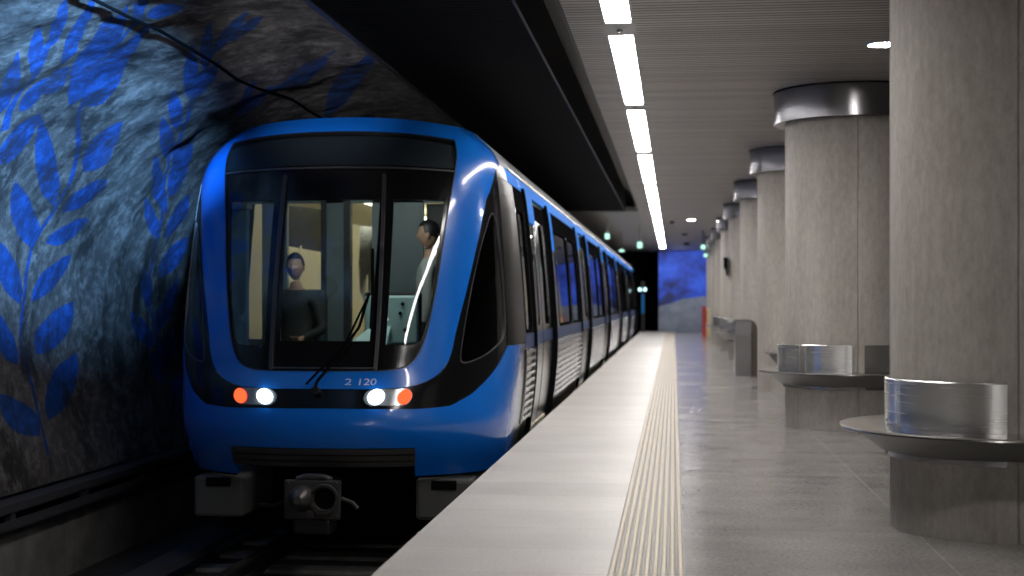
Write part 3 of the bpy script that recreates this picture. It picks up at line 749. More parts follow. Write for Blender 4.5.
t_ = thing('cable_tray', 'double steel cable tray along the foot of the rock wall', 'cable tray', (-4.85, 20, -.5))
MB().prism([(-4.925, -.315), (-4.74, -.315), (-4.74, -.375), (-4.752, -.375), (-4.752, -.327), (-4.925, -.327)], YA, 56).build('upper_bar', M['trim_grey'], t_)
MB().prism([(-4.925, -.50), (-4.74, -.50), (-4.74, -.43), (-4.752, -.43), (-4.752, -.488), (-4.925, -.488)], YA, 56).build('lower_bar', M['trim_grey'], t_)
for k in range(30):
    y = 7.2 + 1.3 * k
    MB().box(-4.80, -4.755, y, y + .08, -.488, -.327).build('post', M['trim_grey'], t_)
for k, x in enumerate((-4.9, -4.84)):
    tag(MB().tube([(x, YA, -.462), (x, 56, -.462)], .024, 8).build('tray_cable', M['black']), 'black cable lying in the tray, %s the rock' % ('next to' if k == 0 else 'farther from'), 'cable', 'cables in the tray')
pts = []
for k in range(110):
    y = -15 + .55 * k; p = rock_at(y, 4.1 + .01 * sin(k * 1.7))
    x, z, nx, nz = cs_at(4.1); pts.append((p.x + nx * .04, y, p.z + nz * .04))
tag(MB().tube(pts, .012, 8).build('rock_cable', M['black']), 'black cable strung along the rock arch', 'cable')

# ================================================================== THE TRAIN
XC = -2.69
def cint(x, xs, ys):
    n = len(xs)
    if x <= xs[0]: return ys[0] + (x - xs[0]) * (ys[1] - ys[0]) / (xs[1] - xs[0])
    if x >= xs[-1]: return ys[-1] + (x - xs[-1]) * (ys[-1] - ys[-2]) / (xs[-1] - xs[-2])
    i = max(k for k in range(n - 1) if xs[k] <= x)
    def m(k):
        if k == 0: return (ys[1] - ys[0]) / (xs[1] - xs[0])
        if k == n - 1: return (ys[-1] - ys[-2]) / (xs[-1] - xs[-2])
        return (ys[k + 1] - ys[k - 1]) / (xs[k + 1] - xs[k - 1])
    h = xs[i + 1] - xs[i]; t = (x - xs[i]) / h
    return (2 * t ** 3 - 3 * t * t + 1) * ys[i] + (t ** 3 - 2 * t * t + t) * h * m(i) + (-2 * t ** 3 + 3 * t * t) * ys[i + 1] + (t ** 3 - t * t) * h * m(i + 1)
WZ = [-.20, 0, .3, .7, 1.2, 1.7, 2.17, 2.36, 2.52, 2.66]; WW = [1.31, 1.345, 1.385, 1.41, 1.385, 1.345, 1.295, 1.25, 1.15, 1.0]
FZ = [-.20, .0, .2, .45, .65, 1.4, 2.1, 2.4, 2.55, 2.66]; FY = [10.72, 10.62, 10.58, 10.66, 10.74, 10.93, 11.12, 11.22, 11.30, 11.44]
YJ, YEND = 12.35, 50.6
TOP = 2.66
def clamp01(k): return min(max(k, 0), 1)
def drop(t):
    k = clamp01((t - 1.6) / .95); return .07 * k * k * (3 - 2 * k)
def S(s, t):
    """nose surface: s runs round the front (0 middle, +-1 where the sides begin, +-2 at the first joint), t is height"""
    a = min(abs(s), 1.0) * pi / 2
    LL = 1.2 - .35 * clamp01((t - .5) / 1.9); NE = 2.5 + .9 * clamp01((t - .3) / 1.9)
    u = sin(a) ** (2 / NE); v = max(cos(a), 0) ** (2 / NE)
    w = cint(t, WZ, WW); y = cint(t, FZ, FY) + LL * (1 - v) + .09 * u * u * (1 - u ** 4)
    if abs(s) > 1: y += (abs(s) - 1) * (YJ - y)
    return Vector((XC + math.copysign(w * u, s), y, t - drop(t) * u * u))
def SY(y, t): return Vector((XC + cint(t, WZ, WW), y, t - drop(t)))
def SYL(y, t): return Vector((XC - cint(t, WZ, WW), -y, t - drop(t)))     # far side; runs the other way round
def sym(half): return half + [(-s, t) for s, t in reversed(half) if abs(s) > 1e-9]

train = thing('metro_train', 'long blue fronted metro train with steel sides standing at the platform edge', 'train', (XC, 10.6, -1.1))
TR = train
ring_out = [(2, TOP), (2, 2.37), (.93, 2.37), (.80, 2.29), (.72, 2.15)] + chaikin([(.637, 1.99), (.552, 1.632), (.48, 1.25), (.432, .966), (.409, .718), (.379, .612), (.333, .545), (.258, .494), (.153, .48)], 1) + [(0, .48)]
mask_half = [(0, 2.525), (.2, 2.52), (.47, 2.505)] + chaikin([(.468, 2.49), (.405, 2.23), (.36, 1.84), (.338, 1.5), (.315, 1.16), (.30, .95), (.28, .775), (.245, .655), (.18, .614), (.1, .612)], 2) + [(0, .612)]
ring_front = [(0, TOP), (.93, TOP)] + ring_out[2:]
patch('nose_ring', M['train_blue'], TR, sym(ring_front), S, (.03, .05), [sym(mask_half)], 0, .03)

# black band with the lamps, rising into the side window surround
tri = chaikin([(.715, 1.98), (.757, 1.57), (.785, 1.24), (.782, .87), (.68, .775), (.575, .70), (.478, .655), (.45, .70), (.49, 1.16), (.57, 1.6)], 2, True)
band = [(0, .475)] + [(s + .003, t - .004) for s, t in ring_out[4:-1]][::-1] + [(.79, 2.285), (.80, 2.285), (.80, .795), (.734, .681), (.659, .569), (.556, .439), (.443, .345), (.315, .33), (0, .337)]
trim_tri = [(s * 1, t) for s, t in tri]
patch('nose_band', M['black_gloss'], TR, sym(band), S, (.03, .04), [tri, [(-s, t) for s, t in tri][::-1]], -.004, .03)
for sg in (1, -1):
    fl = tri if sg > 0 else [(-s, t) for s, t in tri][::-1]
    g_ = patch('cab_side_window', M['cab_side_glass'], TR, fl, S, (.03, .05), [], -.012, .012)
    inn = [(.012 * (0.62 - s) * 1.5 + s, t + .014 * (1.2 - t) / .8) for s, t in tri]
    inn = inn if sg > 0 else [(-s, t) for s, t in inn][::-1]
    patch('window_rim', M['trim_grey'], g_, fl, S, (.03, .04), [inn], .002, .014)
    patch('inner_backing', M['black'], g_, fl, S, (.06, .08), [], -.12, .01)

# bumper with the opening for the coupler
bump = [(0, .03), (.302, .03), (.306, -.2), (1.2, -.2), (1.2, .79), (.805, .79), (.734, .677), (.659, .565), (.556, .435), (.443, .341), (.315, .326), (0, .333)]
patch('bumper', M['train_blue'], TR, sym(bump), S, (.035, .04), [], 0, .05)
for sg in (1, -1):
    c_ = [(.33, -.2), (.33, -.23), (1.2, -.23), (1.2, -.2)]
    patch('bumper_lip', M['black'], TR, [(sg * s, t) for s, t in (c_ if sg < 0 else c_)][::sg], S, (.05, .02), [], -.02, .05)
for k in range(3):
    t0 = .02 - .048 * k
    patch('grille_bar', M['iron'], TR, [(-.305, t0 - .036), (.305, t0 - .036), (.305, t0), (-.305, t0)], S, (.03, .02), [], .012, .05)
patch('grille_backing', M['black'], TR, [(-.31, -.2), (.31, -.2), (.31, .03), (-.31, .03)], S, (.05, .06), [], -.12, .02)

# windscreen: black printed surround with three clear panes, display panel above
L_ = chaikin([(-.345, 1.97), (-.325, 1.6), (-.305, 1.16), (-.287, .9), (-.262, .82), (-.22, .81)], 1) + [(-.147, .815), (-.125, 1.965)]
C_ = [(-.082, 1.965), (-.096, .845), (.096, .845), (.082, 1.965)]
R_ = [(-s, t) for s, t in L_][::-1]
disp = [(-.425, 2.25), (.425, 2.25), (.452, 2.46), (.2, 2.488), (0, 2.492), (-.2, 2.488), (-.452, 2.46)]
ins = [(s * .985, t + (.008 if t < 1 else (-.01 if t > 2.45 else 0))) for s, t in mask_half]
ws = patch('windscreen_surround', M['black_gloss'], TR, sym(mask_half), S, (.025, .05), [L_, C_, R_, disp], -.008, .025)
patch('destination_display', M['display'], TR, disp, S, (.03, .06), [], -.014, .02)
for p_ in (L_, C_, R_): patch('windscreen_pane', M['windscreen'], TR, p_, S, (.025, .05), [], -.012, .008)
patch('windscreen_rim', M['black_metal'], TR, sym(mask_half), S, (.025, .05), [sym(ins)], .006, .02)
for sg in (1, -1):
    a, b = .125, .088; w = .0052
    q_ = [(sg * a - w, .625), (sg * a + w, .625), (sg * b + w, 2.165), (sg * b - w, 2.165)]
    patch('mullion', M['mullion'], TR, q_, S, (.02, .06), [], .022, .035)
patch('header_trim', M['trim_grey'], TR, [(-.40, 2.217), (.40, 2.217), (.402, 2.229), (-.402, 2.229)], S, (.02, .02), [], .006, .02)
patch('lower_trim', M['trim_grey'], TR, [(-.117, .634), (.117, .634), (.117, .642), (-.117, .642)], S, (.02, .02), [], .004, .02)

# head and tail lamps
def ellipse(s0, t0, ds, dt, n=28): return [(s0 + ds * cos(2 * pi * k / n), t0 + dt * sin(2 * pi * k / n)) for k in range(n)]
def capsule(s0, s1, t0, ds, dt):
    return [(s1 + ds * sin(radians(a)), t0 - dt * cos(radians(a))) for a in range(0, 181, 15)] + [(s0 - ds * sin(radians(a)), t0 + dt * cos(radians(a))) for a in range(0, 181, 15)]
for sg in (1, -1):
    sw, sr = .145 * sg, .242 * sg
    hs = patch('lamp_cluster', M['amber_lens'], TR, capsule(min(sw * .93, sr), max(sw * .93, sr), .417, .030, .062), S, (.02, .03), [], .006, .02)
    patch('white_lamp', M['head_white'], hs, ellipse(sw, .417, .026, .054), S, (.01, .02), [], .022, .02)
    patch('red_lamp', M['head_red'], hs, ellipse(sr, .417, .026, .054), S, (.01, .02), [], .022, .02)

# running number
def text_on(string, name, mt, parent, fn, a0, a1, b0, b1, off):
    cu = bpy.data.curves.new(name, 'FONT'); cu.body = string; cu.size = 1
    to = bpy.data.objects.new(name, cu); COL.objects.link(to)
    bpy.context.view_layer.update()
    me = to.to_mesh(); vs = [v.co.copy() for v in me.vertices]; fs = [list(p.vertices) for p in me.polygons]; to.to_mesh_clear()
    bpy.data.objects.remove(to); bpy.data.curves.remove(cu)
    x0, x1 = min(v.x for v in vs), max(v.x for v in vs); y0, y1 = min(v.y for v in vs), max(v.y for v in vs)
    mb = MB(); P = []; e = 1e-3
    for v in vs:
        a = a0 + (a1 - a0) * (v.x - x0) / (x1 - x0); b = b0 + (b1 - b0) * (v.y - y0) / (y1 - y0)
        n = (fn(a + e, b) - fn(a - e, b)).cross(fn(a, b + e) - fn(a, b - e)).normalized()
        P.append(fn(a, b) + n * off)
    mb.add(P, fs)
    return mb.build(name, mt, parent, fixn=False)
text_on('2 120', 'running_number', M['white_text'], TR, S, .046, .136, .508, .556, .004)

# wipers
def arm(pts, off):
    o = []
    for s, t in pts:
        e = 1e-3; n = (S(s + e, t) - S(s - e, t)).cross(S(s, t + e) - S(s, t - e)).normalized(); o.append(S(s, t) + n * off)
    return o
w_ = MB().tube(arm([(-.004, .47), (-.002, .52), (.03, .74), (.066, .94), (.082, 1.2)], .05), .012, 8).build('wiper_arm', M['black'], TR)
MB().tube(arm([(.098, .93), (.092, 1.2), (.078, 1.55)], .045), .013, 8).build('wiper_blade', M['black'], w_)
MB().disc(arm([(-.004, .47)], .0)[0], (0, -1, 0), .03, .06, 14).build('wiper_pivot', M['black_metal'], w_)
MB().tube(arm([(-.022, .50), (.0, .62), (.036, .80), (.082, 1.2)], .04), .009, 8).build('wiper_link', M['black'], w_)

# side of the nose behind the cab window: riveted grey panel
patch('cab_side_panel', M['grey_panel'], TR, [(.802, .795), (1.3, .795), (2, .795), (2, 2.215), (.802, 2.215)], S, (.06, .08), [], 0, .03)
mb = MB()
for t in [.9 + .13 * k for k in range(10)]:
    for s in (.90, 1.25):
        p = S(s, t); e = 1e-3; n = (S(s + e, t) - S(s - e, t)).cross(S(s, t + e) - S(s, t - e)).normalized()
        mb.tube([p, p + n * .004], .007, 8)
mb.build('rivets', M['steel'], TR)
patch('header_corner', M['mullion'], TR, [(.805, 2.22), (1.0, 2.22), (1.0, 2.365), (.93, 2.365), (.805, 2.285)], S, (.05, .05), [], 0, .03)
patch('header_strip', M['band_blue'], TR, [(1.02, 2.22), (2, 2.22), (2, 2.365), (1.02, 2.365)], S, (.08, .05), [], 0, .03)
for sg in (1, -1):
    q_ = [(sg * .932, 2.37), (sg * 2, 2.37), (sg * 2, TOP), (sg * .932, TOP)]
    patch('roof_shoulder', M['roof_grey'], TR, q_ if sg > 0 else q_[::-1], S, (.05, .04), [], 0, .03)
patch('cab_side_panel', M['grey_panel'], TR, [(-2, .795), (-.802, .795), (-.802, 2.365), (-2, 2.365)], S, (.06, .08), [], 0, .03)
for sg in (1, -1):
    q_ = [(sg * 1.203, -.2), (sg * 2, -.2), (sg * 2, .79), (sg * 1.203, .79)]
    patch('lower_side_panel', M['train_steel'], TR, q_ if sg > 0 else q_[::-1], S, (.1, .06), [], 0, .03)

# far side, plain
patch('far_side_shell', M['train_steel'], TR, [(-YEND, -.2), (-YJ, -.2), (-YJ, TOP), (-YEND, TOP)], SYL, (4, .08), [], 0, .03)
patch('roof_shoulder', M['roof_grey'], TR, [(YJ, 2.37), (YEND, 2.37), (YEND, TOP), (YJ, TOP)], SY, (2, .03), [], 0, .03)
patch('header_strip', M['band_blue'], TR, [(YJ + .005, 2.22), (YEND, 2.22), (YEND, 2.365), (YJ + .005, 2.365)], SY, (2, .05), [], 0, .03)
patch('header_rail', M['steel'], TR, [(YJ + .005, 2.352), (YEND, 2.352), (YEND, 2.372), (YJ + .005, 2.372)], SY, (2, .02), [], .014, .02)
text_on('21', 'side_number', M['white_text'], TR, SY, 12.9, 13.06, 2.255, 2.32, .004)

# roof cap
mb = MB(); rows = []
N = 14
def roof_row(s=None, y=None):
    w = 1.0
    p = S(s, TOP) if s is not None else Vector((XC + w, y, TOP - .07))
    hw = p.x - XC; yy = p.y
    return [(XC + hw * (2 * k / N - 1), yy, TOP - .07 * (hw * (2 * k / N - 1)) ** 2) for k in range(N + 1)]
rows = [roof_row(s=s) for s in (.01, .06, .12, .2, .3, .4, .5, .6, .7, .8, .9, 1.0, 1.5, 2.0)] + [roof_row(y=y) for y in (20, 30, 40, YEND)]
mb.add([p for r in rows for p in r], [(i * (N + 1) + k, i * (N + 1) + k + 1, (i + 1) * (N + 1) + k + 1, (i + 1) * (N + 1) + k) for i in range(len(rows) - 1) for k in range(N)], 0, True)
mb.build('roof', M['roof_grey'], TR)

# ---- platform side: doors, windows, ribbed lower panels
def rib_panel(y0, y1, t0, t1):
    """horizontally corrugated sheet following the body side"""
    mb = MB(); n = int((t1 - t0) / .062); ts = []
    for k in range(n):
        a = t0 + (t1 - t0) * k / n; h = (t1 - t0) / n
        ts += [(a, -.004), (a + h * .25, -.004), (a + h * .4, .020), (a + h * .75, .020), (a + h * .9, -.004)]
    ts.append((t1, -.004))
    vs = []
    for y in (y0, y1):
        for t, o in ts: p = SY(y, t); vs.append((p.x + o, p.y, p.z))
    m = len(ts)
    mb.add(vs, [(k, k + m, k + 1 + m, k + 1) for k in range(m - 1)])
    for e in (y0, y1):
        q = [SY(e, t0 + (t1 - t0) * j / 8) for j in range(9)]
        mb.tube([p + Vector((.006, 0, 0)) for p in q], .012, 6)
    return mb.build('ribbed_panel', M['train_steel'], TR)
def win(y0, y1, t0=.90, t1=1.97, r=.05):
    return [(y0 + r, t0), (y1 - r, t0), (y1, t0 + r), (y1, t1 - r), (y1 - r, t1), (y0 + r, t1), (y0, t1 - r), (y0, t0 + r)]
def window(y0, y1, parent):
    g_ = patch('side_window', M['side_glass'], parent, win(y0, y1), SY, (.4, .1), [], -.012, .008)
    patch('window_frame', M['black'], g_, win(y0 - .03, y1 + .03,   .87, 2.00, .06), SY, (.4, .1), [win(y0, y1)], .005, .03)
    return g_
def bay(y0, y1, wins):
    patch('side_panel', M['train_steel'], TR, [(y0, .865), (y1, .865), (y1, 1.995), (y0, 1.995)], SY, (.4, .1), [win(a - .02, b + .02, .88, 1.985, .06) for a, b in wins], 0, .03)
    for a, b in wins: window(a, b, TR)
    patch('upper_band', M['black'], TR, [(y0, 1.995), (y1, 1.995), (y1, 2.215), (y0, 2.215)], SY, (.4, .1), [], 0, .03)
    patch('sill_band', M['sill_blue'], TR, [(y0, .735), (y1, .735), (y1, .86), (y0, .86)], SY, (.4, .05), [], .002, .03)
    rib_panel(y0, y1, .08, .73)
    patch('sole_bar', M['black_metal'], TR, [(y0, -.2), (y1, -.2), (y1, .075), (y0, .075)], SY, (.5, .05), [], -.02, .04)
def seal(y):
    patch('door_seal', M['black'], TR, [(y - .055, -.12), (y + .055, -.12), (y + .055, 2.25), (y - .055, 2.25)], SY, (.2, .1), [], .022, .06)
def door(y0, y1):
    d_ = patch('door', M['train_steel'], TR, [(y0, -.05), (y1, -.05), (y1, 2.2), (y0, 2.2)], SY, (.3, .1), [win(y0 + .2, y1 - .2, .92, 1.97, .07)], -.03, .04)
    patch('door_window', M['side_glass'], d_, win(y0 + .2, y1 - .2, .92, 1.97, .07), SY, (.3, .1), [], -.04, .008)
    patch('door_header', M['black'], d_, [(y0 + .005, 2.0), (y1 - .005, 2.0), (y1 - .005, 2.195), (y0 + .005, 2.195)], SY, (.3, .1), [], -.027, .004)
    patch('door_stripe', M['sill_blue'], d_, [(y0 + .01, .735), (y1 - .01, .735), (y1 - .01, .86), (y0 + .01, .86)], SY, (.3, .05), [], -.028, .004)
bay(YJ + .005, 13.14, [(12.45, 12.98)])
ya = 13.2
for k in range(6):
    y0 = ya + 6.82 * k; y1 = y0 + 2.36; ym = (y0 + y1) / 2
    seal(y0); seal(y1)
    door(y0 + .06, ym - .012); door(ym + .012, y1 - .06)
    patch('door_corner', M['band_blue'], TR, [(y0 + .062, 1.92), (y0 + .8, 1.92), (y0 + .8, 2.215), (y0 + .062, 2.215)], SY, (.2, .08), [], .008, .03)
    if k < 5: patch('bay_corner', M['band_blue'], TR, [(y1 + .065, 1.72), (y1 + .55, 1.72), (y1 + .55, 2.215), (y1 + .065, 2.215)], SY, (.2, .08), [], .006, .008)
    patch('door_meeting_seal', M['black'], TR, [(ym - .012, -.05), (ym + .012, -.05), (ym + .012, 2.2), (ym - .012, 2.2)], SY, (.2, .1), [], -.028, .03)
    mb = MB(); mb.box(-1.44, -1.30, y0 + .05, y1 - .05, -.105, -.075); mb.build('door_sill', M['train_steel'], TR)
    if k < 5:
        bay(y1 + .06, y0 + 6.82 - .06, [(y1 + .62, y1 + 2.55), (y1 + 2.75, y1 + 4.2)])
bay(ya + 6.82 * 5 + 2.42, YEND, [])

# inside the train
mb = MB()
mb.add([(-3.96, 13.0, 0), (-3.96, YEND, 0), (-3.96, YEND, 1.3), (-3.96, 13.0, 1.3), (-3.90, 13.0, 2.1), (-3.90, YEND, 2.1), (-3.4, 13.0, 2.32), (-3.4, YEND, 2.32), (-1.9, 13.0, 2.32), (-1.9, YEND, 2.32), (-1.5, 13.0, 2.2), (-1.5, YEND, 2.2)],
       [(0, 1, 2, 3), (3, 2, 5, 4), (4, 5, 7, 6), (6, 7, 9, 8), (8, 9, 11, 10)])
for k in range(14): mb.box(-3.96, -3.92, 13.6 + 1.1 * k, 13.66 + 1.1 * k, 0, 2.05)
mb.build('interior_lining', M['cream'], TR)
MB().box(-3.92, -1.47, 12.0, YEND, -.06, 0).build('saloon_floor', M['saloon_floor'], TR)
MB().box(-3.9, -1.45, YEND - .05, YEND, -.2, 2.5).build('end_wall', M['black_metal'], TR)
for x in (-3.2, -2.1):
    MB().box(x - .06, x + .06, 13.3, YEND - .5, 2.19, 2.23).build('saloon_lamp', M['cabin_lamp'], TR)
mb = MB()
yp0, yp1 = 12.88, 12.94
for a, b in ((-3.975, -3.955), (-3.80, -3.56), (-3.19, -3.02), (-2.76, -2.28), (-1.80, -1.43)): mb.box(a, b, yp0, yp1, 0, 2.1)
mb.prism([(-3.975, 2.06), (-1.43, 2.06), (-1.55, 2.42), (-1.9, 2.5), (-3.5, 2.5), (-3.85, 2.42)], yp0, yp1)
for a, b in ((-3.955, -3.80), (-3.56, -3.19), (-3.02, -2.76), (-2.28, -1.80)): mb.box(a, b, yp0, yp1, 0, .80)
pt = mb.build('cab_partition', M['partition'], TR)
MB().box(-3.235, -3.185, yp0 - .02, yp1 + .02, .0, 2.1).build('door_post', M['console'], pt)
MB().box(-3.02, -2.96, yp0 - .02, yp1 + .02, .0, 2.1).build('door_post', M['console'], pt)
MB().box(-2.27, -1.82, 13.0, 13.02, .8, 2.05).build('blind', M['under_grey'], pt)
# cab furniture
mb = MB(); mb.prism([(-3.55, .05), (-1.83, .05), (-1.83, .62), (-3.55, .62)], 11.3, 11.75); ds = mb.build('control_desk', M['console'], TR)
mb = MB(); mb.add([(-2.86, 11.36, .64), (-2.36, 11.36, .64), (-2.36, 11.8, .96), (-2.50, 11.8, .96)], [(0, 1, 2, 3)]); 
mb.add([(-2.86, 11.36, .62), (-2.36, 11.36, .62), (-2.36, 11.8, .94), (-2.50, 11.8, .94)], [(3, 2, 1, 0)]); mb.build('desk_slope', M['teal_board'], ds)
mb = MB(); mb.box(-2.585, -2.13, 11.78, 11.83, .79, 1.20, bev=.02)
bo = mb.build('equipment_door', M['teal_board'], TR)
for x, z in ((-2.26, 1.13), (-2.28, 1.05), (-2.24, .91)): MB().disc((x, 11.782, z), (0, -1, 0), .016, .01, 12).build('hole_disc', M['black'], bo)  # black discs give the dark of holes in the board
MB().box(-2.60, -2.11, 11.835, 11.87, .76, 1.23, bev=.02).build('dark_frame', M['black_metal'], bo)
ld = bpy.data.lights.new('cab_lamp', 'AREA'); ld.energy = 19; ld.size = .35; ld.color = (1, .98, .92)
lo = bpy.data.objects.new('cab_lamp', ld); COL.objects.link(lo); lo.location = (-2.55, 11.5, 2.3); lo.rotation_euler = (radians(38), 0, 0)
# driver's seat
def seat(x, y, z):
    r_ = MB().box(x - .25, x + .25, y - .22, y + .26, .36 + z, .46 + z, bev=.04).build('cab_seat', M['seat_cloth'], TR)
    MB().box(x - .24, x + .24, y + .22, y + .34, .44 + z, 1.12 + z, bev=.05).build('seat_back', M['seat_cloth'], r_)
    MB().tube([(x, y, .0), (x, y, .37 + z)], .06, 14).build('pedestal', M['black_metal'], r_)
    return r_
seat(-3.36, 12.36, .14) 
mb = MB(); mb.box(-3.83, -3.66, 11.98, 12.04, .62, 1.95, bev=.02); mb.build('cab_blind', M['curtain'], TR)
mb = MB(); mb.box(-3.92, -3.64, 11.9, 12.06, 1.95, 1.99, bev=.008); mb.build('blind_shelf', M['under_grey'], TR)

# under the floor and in front
MB().box(-3.85, -1.52, 11.9, YEND - .3, -.80, -.21).build('underframe', M['black'], TR)
for sg in (1, -1):
    x0, x1 = (XC + .69, XC + 1.14) if sg > 0 else (XC - 1.10, XC - .69)
    mb = MB(); mb.box(x0, x1, 10.95, 11.8, -.56, -.235, bev=.03)
    b_ = mb.build('step_box', M['under_grey'], TR)
    xm = (x0 + x1) / 2; MB().box(xm - .1, xm + .1, 10.935, 10.955, -.315, -.245, bev=.006).build('step_dark_plate', M['black'], b_)  # black plate on the face gives the dark of a slot
# coupler
cy = 10.42
cp = MB().box(XC - .215, XC + .215, cy, cy + .05, -.485, -.19, bev=.012).build('coupler', M['iron'], TR)
MB().tube([(XC - .075, cy + .01, -.325), (XC - .075, cy - .05, -.325), (XC - .07, cy - .12, -.322), (XC - .068, cy - .165, -.32)], [.098, .095, .07, .03], 22).build('coupler_cone', M['iron'], cp)
mb = MB(); prof = [(.06, 0), (.095, 0), (.112, -.02), (.112, -.055), (.095, -.055), (.085, -.01)]
vs = []; n = 28
for k in range(n):
    a = 2 * pi * k / n
    for r, d in prof: vs.append((XC + .10 + r * cos(a), cy + d, -.325 + r * sin(a)))
P = len(prof); mb.add(vs, [(k * P + j, ((k + 1) % n) * P + j, ((k + 1) % n) * P + (j + 1) % P, k * P + (j + 1) % P) for k in range(n) for j in range(P)], 0, True)
mb.build('coupler_cup', M['iron'], cp)
MB().disc((XC + .10, cy - .002, -.325), (0, -1, 0), .084, .006, 24).build('cup_dark_disc', M['black'], cp)  # flat black disc gives the shade inside the cup
MB().box(XC - .15, XC + .14, cy + .0, cy + .22, -.595, -.482, bev=.02).build('electric_head', M['black_metal'], cp)
mb = MB(); mb.tube([(XC - .12, cy + .03, -.19), (XC - .06, cy + .03, -.168), (XC + .08, cy + .03, -.168), (XC + .14, cy + .03, -.19)], .025, 10); mb.build('top_flange', M['iron'], cp)
MB().tube([(XC + .0, cy - .005, -.43), (XC + .0, cy - .05, -.435)], .03, 14).build('air_port', M['iron'], cp)
mb = MB()
for x in (-.185, .185):
    for z in (-.215, -.455): mb.tube([(XC + x, cy + .005, z), (XC + x, cy - .014, z)], .014, 8)
mb.build('bolts', M['iron'], cp)
MB().tube([(XC + .21, cy + .06, -.33), (XC + .30, cy + .04, -.36), (XC + .345, cy + .02, -.40)], .016, 8).build('release_handle', M['iron'], cp)
MB().tube([(XC - .21, cy + .06, -.36), (XC - .33, cy + .1, -.40), (XC - .5, cy + .3, -.42)], .013, 8).build('air_hose', M['black_metal'], cp)
MB().tube([(XC, cy + .05, -.33), (XC, 12.0, -.33)], .08, 16).build('draw_bar', M['black'], cp)
# wheelset under the front
wy = 12.7
ws_ = MB().tube([(-3.5, wy, -.56), (-1.9, wy, -.56)], .07, 16).build('wheelset', M['black_metal'], TR)
for x in (-3.46, -2.02): MB().tube([(x, wy, -.56), (x + .11, wy, -.56)], .353, 40).build('wheel', M['iron'], ws_)

# ================================================================== PEOPLE
def person(name, label, loc, joints, radii, edges, facing, head_c, mats, group=None, skin_test=None, hair_len=.0):
    """body grown as one skinned surface on a skeleton, head blended on; hair and so on are children"""
    me = bpy.data.meshes.new(name)
    keys = list(joints)
    me.from_pydata([joints[k] for k in keys], [(keys.index(a), keys.index(b)) for a, b in edges], [])
    tmp = bpy.data.objects.new(name + '_tmp', me); COL.objects.link(tmp)
    md = tmp.modifiers.new('skin', 'SKIN'); md.use_smooth_shade = True
    for i, k in enumerate(keys):
        v = me.skin_vertices[0].data[i]; r = radii[k]
        v.radius = r if isinstance(r, tuple) else (r, r); v.use_root = (k == 'pelvis')
    sd = tmp.modifiers.new('sub', 'SUBSURF'); sd.levels = 2; sd.render_levels = 2
    bpy.context.view_layer.update()
    ev = tmp.evaluated_get(bpy.context.evaluated_depsgraph_get()); m2 = ev.to_mesh()
    vs = [v.co.copy() for v in m2.vertices]; fs = [list(p.vertices) for p in m2.polygons]
    ev.to_mesh_clear(); bpy.data.objects.remove(tmp)
    mb = MB()
    mb.add(vs, fs, 0, True)
    for i, f in enumerate(mb.f):
        c = sum((vs[j] for j in f), Vector()) / len(f)
        mb.mi[i] = skin_test(c)
    # head: a shaped ball, face towards `facing`
    hv = []; hf = []; nu, nv = 28, 22
    def head_pt(th, ph):
        x = sin(ph) * cos(th); y = sin(ph) * sin(th); z = cos(ph)        # +x forward
        p = Vector((x * .098, y * .076, z * .118))
        if z < -.1: p.y *= 1 + .28 * z; p.x *= 1 + .10 * z                # jaw narrows
        if x > .6 and -.35 < z < .12 and abs(y) < .3:                     # nose
            p.x += .022 * (1 - abs(y) / .3) * max(0, 1 - abs(z + .16) / .22)
        if x > .5 and .02 < z < .26 and .16 < abs(y) < .62: p.x -= .010   # eye sockets
        if x > .5 and -.55 < z < -.42 and abs(y) < .4: p.x += .006        # lips
        return p
    for i in range(nv + 1):
        for j in range(nu): hv.append(head_pt(2 * pi * j / nu, pi * i / nv))
    rot = Matrix.Rotation(facing, 3, 'Z')
    HW = [rot @ p + Vector(head_c) for p in hv]
    for i in range(nv):
        for j in range(nu): hf.append((i * nu + j, (i + 1) * nu + j, (i + 1) * nu + (j + 1) % nu, i * nu + (j + 1) % nu))
    mb.add(HW, hf, 1, True)
    for sg in (1, -1):                                                    # ears
        e = []
        for i in range(9):
            for j in range(12):
                ph, th = pi * i / 8, 2 * pi * j / 12
                e.append(rot @ Vector((.022 * sin(ph) * cos(th) - .005, sg * .078 + .009 * sin(ph) * sin(th), .034 * cos(ph) - .005)) + Vector(head_c))
        mb.add(e, [(i * 12 + j, (i + 1) * 12 + j, (i + 1) * 12 + (j + 1) % 12, i * 12 + (j + 1) % 12) for i in range(8) for j in range(12)], 1, True)
    root = mb.build(name, mats)
    tag(root, label, 'person', group)
    # hair cap
    hb = MB(); H = []
    for i in range(15):
        for j in range(nu):
            th, ph = 2 * pi * j / nu, pi * i / nv
            lim = (.50 + .12 * cos(th) * -1) * pi if cos(th) < .3 else .32 * pi
            ph = min(ph, lim)
            p = head_pt(th, ph); k = 1.10 if cos(th) > .3 else 1.13 + hair_len
            H.append(rot @ Vector((p.x * k, p.y * k, p.z * 1.10 + .004)) + Vector(head_c))
    hb.add(H, [(i * nu + j, (i + 1) * nu + j, (i + 1) * nu + (j + 1) % nu, i * nu + (j + 1) % nu) for i in range(14) for j in range(nu)], 0, True)
    h = hb.build('hair', M['hair'], root)
    eb = MB()
    for sg in (1, -1): eb.add([rot @ Vector((.083 + .008 * cos(a) * 0, sg * .031 + .011 * cos(a), .012 + .006 * sin(a))) + Vector(head_c) for a in [2 * pi * k / 10 for k in range(10)]], [tuple(range(10))], 0)
    eb.build('eyes', M['eye'], root)
    return root

